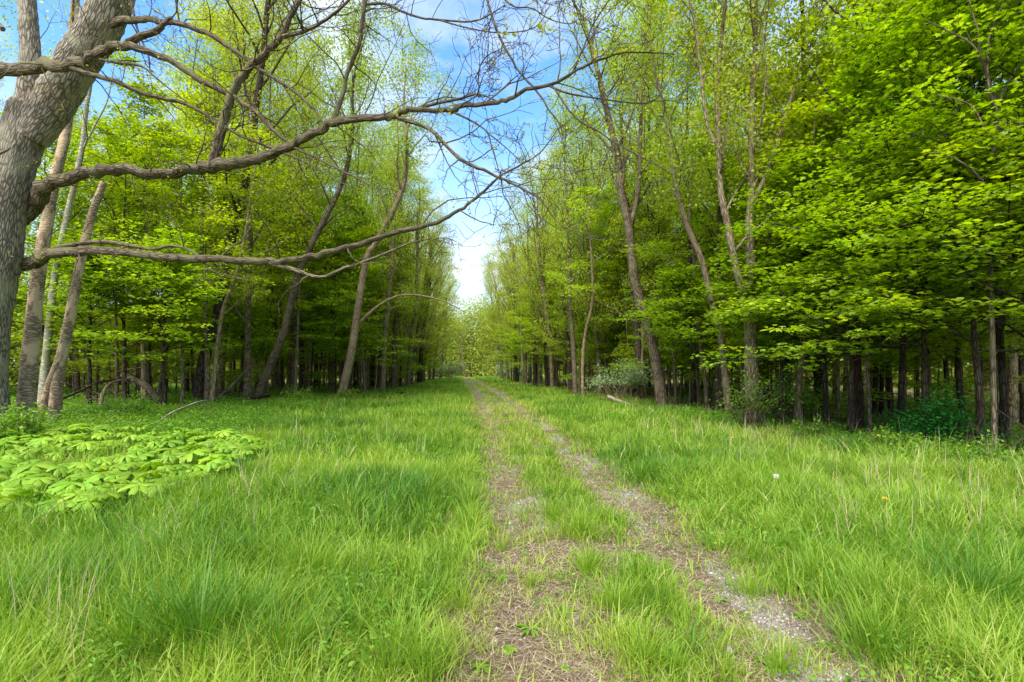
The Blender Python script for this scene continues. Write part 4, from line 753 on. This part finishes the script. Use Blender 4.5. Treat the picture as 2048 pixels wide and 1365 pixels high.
# ------------------------------------------------------------------ shrubs
def shrub(px, py, d, w_, h, n, size, lm, bark, label, seed, nst=14, name='shrub', shape='fold', lo=.25):
    rg = np.random.default_rng(seed); b = P(px, py, d); b[2] = float(gz(b[0], b[1])); e = empty(name, b, label, 'shrub'); gw, gl = Geo(), Geo(); tips = []
    for i in range(nst):
        a = rg.random() * 6.283; L = h * rg.uniform(.7, 1.1); dd = np.array([math.cos(a) * w_ / h * .6, math.sin(a) * w_ / h * .6, 1.]); q = limb(gw, np.array([rg.normal(0, .06), rg.normal(0, .06), -.05]), dd, L * 1.1, .012 + .004 * h, .004, rg, n=6, up=-.2, wob=.2, ns=5)
        for j in range(6):
            u = rg.uniform(.25, 1); k = min(int(u * 6), 5); q2 = limb(gw, q[k], unit(q[k + 1] - q[k] + rg.normal(size=3) * .8), L * .4, .005, .002, rg, n=3, ns=3, wob=.2); tips += list(q2[1:])
    tips = np.array(tips); tips = tips[tips[:, 2] > lo * h]; m = max(3, n // len(tips)); C = np.repeat(tips, m, 0) + rg.normal(0, .09 * max(h, w_), (len(tips) * m, 3)) * np.array([1, 1, .6]); k = len(C)
    N = rg.normal(size=(k, 3)) * .6 + np.array([0, 0, 1]); t = np.clip(np.repeat(rg.random(len(tips)), m) * .7 + rg.random(k) * .3, 0, 1); leaves(gl, C, N, rg.normal(size=(k, 3)), size * rg.uniform(.6, 1.3, k), shape, t)
    gw.obj('stems', M[bark], e, True, True); gl.obj('foliage', M[lm], e); return e
shrub(1880, 905, 9.9, .75, 1.05, 4200, .055, 'leaf_dark', 'dark', 'dense dark green rounded bush under the maples at the right', 1)
shrub(1235, 800, 26, 2.2, 2.0, 2600, .11, 'leaf_grey', 'pale', 'grey green arching shrub left of the leaning grey brown tree', 2, nst=20, lo=.45)
shrub(900, 757, 96, 3.4, 3.6, 1300, .30, 'leaf_grey', 'pale', 'pale grey green bush beside the track at the far clearing', 3)
shrub(1010, 752, 110, 3.0, 3.0, 1200, .34, 'leaf_grey', 'pale', 'small pale bush on the far side of the clearing', 4)
shrub(1040, 758, 92, 3.0, 3.2, 1400, .30, 'leaf_grey', 'pale', 'pale shrub showing past the last trunk of the right row', 5)
shrub(1500, 885, 13.2, .7, 1.5, 900, .07, 'leaf_herb', 'bark', 'leggy green shrub at the foot of the large double trunk', 6, lo=.4)
shrub(1580, 850, 15, 1.1, 1.5, 1200, .08, 'leaf_herb', 'bark', 'loose green shrub right of the large double trunk', 7, lo=.4)
shrub(1790, 930, 9.6, .7, .6, 1300, .06, 'leaf_herb', 'bark', 'low light green bramble in front of the thick reddish trunk', 8, lo=.1)
shrub(1600, 905, 11.6, .8, .55, 1200, .06, 'leaf_herb', 'bark', 'low light green bramble on the grass edge right of the double trunk', 9, lo=.1)
shrub(1990, 965, 8.4, .9, .5, 1300, .06, 'leaf_herb', 'bark', 'low bramble in the shade by the right border', 10, lo=.1)
shrub(595, 812, 21, 1.0, .8, 1500, .08, 'leaf_herb', 'bark', 'small light green shrub in the grass before the leaning grey trunk', 11, lo=.1)
shrub(240, 850, 13.5, 1.2, .8, 1600, .07, 'leaf_herb', 'bark', 'low green shrub right of the peeling trunks', 12, lo=.1)
shrub(30, 870, 9.8, 1.0, .8, 1600, .07, 'leaf_herb', 'bark', 'low green shrub at the foot of the huge grey tree', 13, lo=.1)
shrub(690, 805, 24.5, 1.2, .7, 1200, .09, 'leaf_herb', 'bark', 'low green shrub at the foot of the leaning tan trunk', 14, lo=.1)

# ------------------------------------------------------------------ fallen wood
def fallen(px, d, wpx, mat, label, seed, tw=3, name='fallen_branch', tl=.5):
    rg = np.random.default_rng(seed); ds = np.linspace(d[0], d[1], len(px)); Wd = np.array([P(a, b, q) for (a, b), q in zip(px, ds)]); g0 = gz(Wd[:, 0], Wd[:, 1]); Wd[:, 2] = np.maximum(Wd[:, 2], g0 + .03); b = Wd[0].copy(); b[2] = g0[0]
    g = Geo(); q, r = spline(Wd - b, np.linspace(wpx[0], wpx[1], len(px)) / 2 / FPX * ds, 4, .15, rg); tube(g, q, r, 8, rough=.1, rg=rg); twigs(g, q, r, tw, tl, rg)
    o = g.obj(name, M[mat], None, True, True, b); tag(o, label, 'fallen wood')
fallen([(312, 848), (345, 825), (395, 805), (414, 802)], (11.6, 13.5), (4, 2.5), 'dead', 'long pale bare stick lying across the plants before the dark broad based tree', 1, 1)
fallen([(120, 800), (165, 780), (200, 765), (250, 757)], (14, 17), (6, 4), 'dark', 'long dark fallen branch sloping up right of the peeling trunks', 2, 6)
fallen([(400, 822), (440, 806), (480, 800), (540, 790)], (18.5, 19.5), (12, 8), 'stump', 'reddish fallen log at the foot of the pale sapling', 3, 5, 'fallen_log')
fallen([(420, 812), (460, 775), (495, 740), (510, 725)], (19, 21), (8, 4), 'bark', 'brown dead branch propped up against the leaning grey trunk', 4, 5)
fallen([(450, 815), (475, 822), (487, 820)], (17.5, 17.5), (9, 7), 'dead', 'short pale broken log right of the pale sapling', 5, 0, 'fallen_log')
fallen([(245, 750), (290, 770), (315, 800), (318, 812)], (18, 17), (11, 14), 'bark', 'drooping brown dead branch left of the dark broad based tree', 6, 7)
fallen([(200, 830), (205, 790), (225, 765), (262, 758)], (15, 16), (8, 4), 'bark', 'bent dead stem rising from the plants right of the peeling trunks', 7, 8)
fallen([(1215, 793), (1240, 803), (1270, 812), (1320, 815)], (23.5, 22.5), (8, 4), 'dead', 'tan fallen branch lying at the grass edge left of the leaning tree', 8, 5)
fallen([(1340, 812), (1380, 818), (1430, 828), (1470, 833)], (21, 18.5), (6, 6), 'dead', 'tan fallen pole between the leaning tree and the curving trunk', 9, 6)
fallen([(1475, 835), (1500, 845), (1520, 858), (1540, 862)], (16, 14), (4, 3), 'dead', 'thin fallen branch behind the foot of the double trunk', 10, 4)
fallen([(1560, 843), (1600, 848), (1650, 850), (1690, 856)], (16.5, 15), (6, 4), 'dark', 'dark fallen branch between the tan sapling and the reddish trunk', 11, 4)
fallen([(2060, 960), (2020, 925), (1985, 905), (1940, 890)], (8.2, 9.4), (5, 3), 'bark', 'brown twiggy dead branch in the brush at the right border', 12, 9, tl=.8)
fallen([(785, 788), (800, 787), (812, 787)], (33, 33), (6, 5), 'stump', 'short rust brown log on the grass before the left row', 13, 0, 'fallen_log')
fallen([(1700, 905), (1780, 880), (1850, 860), (1880, 852)], (10, 12), (4, 2), 'bark', 'thin bare branch slanting up in front of the reddish trunk', 14, 5)

# brushwood (fine dead twigs) along both edges
g = Geo(); rg = np.random.default_rng(5)
for i in range(420):
    if rg.random() < .55: y = rg.uniform(7, 30); x = XR(y) + abs(rg.normal(0, 2.0)) + .3
    else: y = rg.uniform(12, 32); x = XL(y) - abs(rg.normal(0, 2.2)) + .2
    a = rg.random() * 6.283; limb(g, np.array([x, y, float(gz(x, y)) + rg.uniform(-.05, .25)]), np.array([math.cos(a), math.sin(a), rg.uniform(-.1, .9)]), rg.uniform(.5, 1.6), rg.uniform(.004, .012), .003, rg, n=5, up=-.5, wob=.25, ns=4)
tag(g.obj('brushwood', M['dead'], None, True, True), 'tangle of thin dead twigs along the edges of the woods', 'brushwood', kind='stuff')

# ------------------------------------------------------------------ rosettes and dandelions
def rosette(seed, n, L, wd):
    rg = np.random.default_rng(seed); g = Geo(); a = np.arange(n) * 2.4 + rg.normal(0, .2, n); C = np.stack([np.cos(a) * .01, np.sin(a) * .01, np.full(n, .012)], -1)
    for s in range(n):
        l = L * rg.uniform(.6, 1.1); d = np.array([math.cos(a[s]), math.sin(a[s]), 0]); sdv = np.array([-d[1], d[0], 0]); v = []
        for u, w_, z in ((0, .15, .01), (.35, .75, .035), (.7, 1, .04), (.92, .6, .025), (1, .05, .015)):
            v += [d * l * u - sdv * wd * w_ + [0, 0, z], d * l * u + [0, 0, z - .006], d * l * u + sdv * wd * w_ + [0, 0, z]]
        f = []
        for k in range(4):
            for c in range(2): f.append([3 * k + c, 3 * k + c + 1, 3 * k + c + 4, 3 * k + c + 3])
        g.add(v, f, rg.uniform(.2, .9))
    return g.mesh('weed', M['leaf_herb'], True)
RO = [rosette(1, 11, .09, .014), rosette(2, 9, .07, .02), rosette(3, 14, .11, .011)]
for i, (px, py) in enumerate([(960, 1330), (1020, 1290), (1060, 1250), (1130, 1225), (1190, 1150), (1240, 1250), (1280, 1120), (1330, 1120), (1475, 1270), (1420, 1090), (1350, 1250), (1540, 1330), (1660, 1300), (1180, 1290), (1000, 1150), (1090, 1195), (1250, 1180), (1600, 1240), (1300, 1300), (1130, 1330), (1395, 1170), (1050, 1100), (1350, 1040), (1440, 1200)]):
    d = CAMH * FPX / (py - HY); p = P(px, py, d); o = bpy.data.objects.new('rosette_weed', RO[i % 3]); COL.objects.link(o); o.location = (p[0], p[1], float(gz(p[0], p[1]))); o.rotation_euler = (0, 0, random.uniform(0, 6.28)); s = random.uniform(.45, 1.05); o.scale = (s, s, s * .7)
    tag(o, 'low flat leaved weed rooted in the bare soil of the track', 'weed', 'small rosette weeds on the track')
def flatmat(name, c):
    m, t, o = newmat(name); p = nd(t, 'ShaderNodeBsdfPrincipled'); n = nd(t, 'ShaderNodeTexNoise'); n.inputs['Scale'].default_value = 60; r = ramp(t, n.outputs['Fac'], [(.3, tuple(q * .7 for q in c)), (.7, c)]); t.links.new(r.outputs[0], p.inputs['Base Color']); p.inputs['Roughness'].default_value = .8; t.links.new(p.outputs[0], o.inputs[0]); return m
M['yellow'] = flatmat('yellow_petal', (.85, .6, .02)); M['fluff'] = flatmat('seed_fluff', (.8, .78, .72))
for px, py, hd, kind, lab in [(1552, 953, .30, 'fluff', 'round white dandelion seed head in the grass right of the track'), (1770, 998, .30, 'yellow', 'yellow flower in the tall grass at the right'), (1465, 876, .30, 'yellow', 'yellow flower by the large double trunk, furthest away')]:
    d = (CAMH - hd) * FPX / (py - HY); p = P(px, py, d); z = float(gz(p[0], p[1])); e = empty('dandelion', (p[0], p[1], z), lab, 'flower'); h = p[2] - z
    g = Geo(); tube(g, np.array([[0, 0, -.02], [.01, 0, h * .5], [0, 0, h]]), np.array([.003] * 3), 5, cap=False); g.obj('stem', M['leaf_herb'], e, True)
    g = Geo(); n = 90 if kind == 'fluff' else 40; dv_ = unit(np.random.default_rng(3).normal(size=(n, 3)))
    if kind == 'yellow': dv_[:, 2] = np.abs(dv_[:, 2]) * .5
    leaves(g, np.array([[0, 0, h]]) + dv_ * .004, np.cross(dv_, np.array([.3, .5, .8])), dv_, .028 if kind == 'fluff' else .024, 'fold', .5); g.obj('seed_head' if kind == 'fluff' else 'flower_head', M[kind], e)
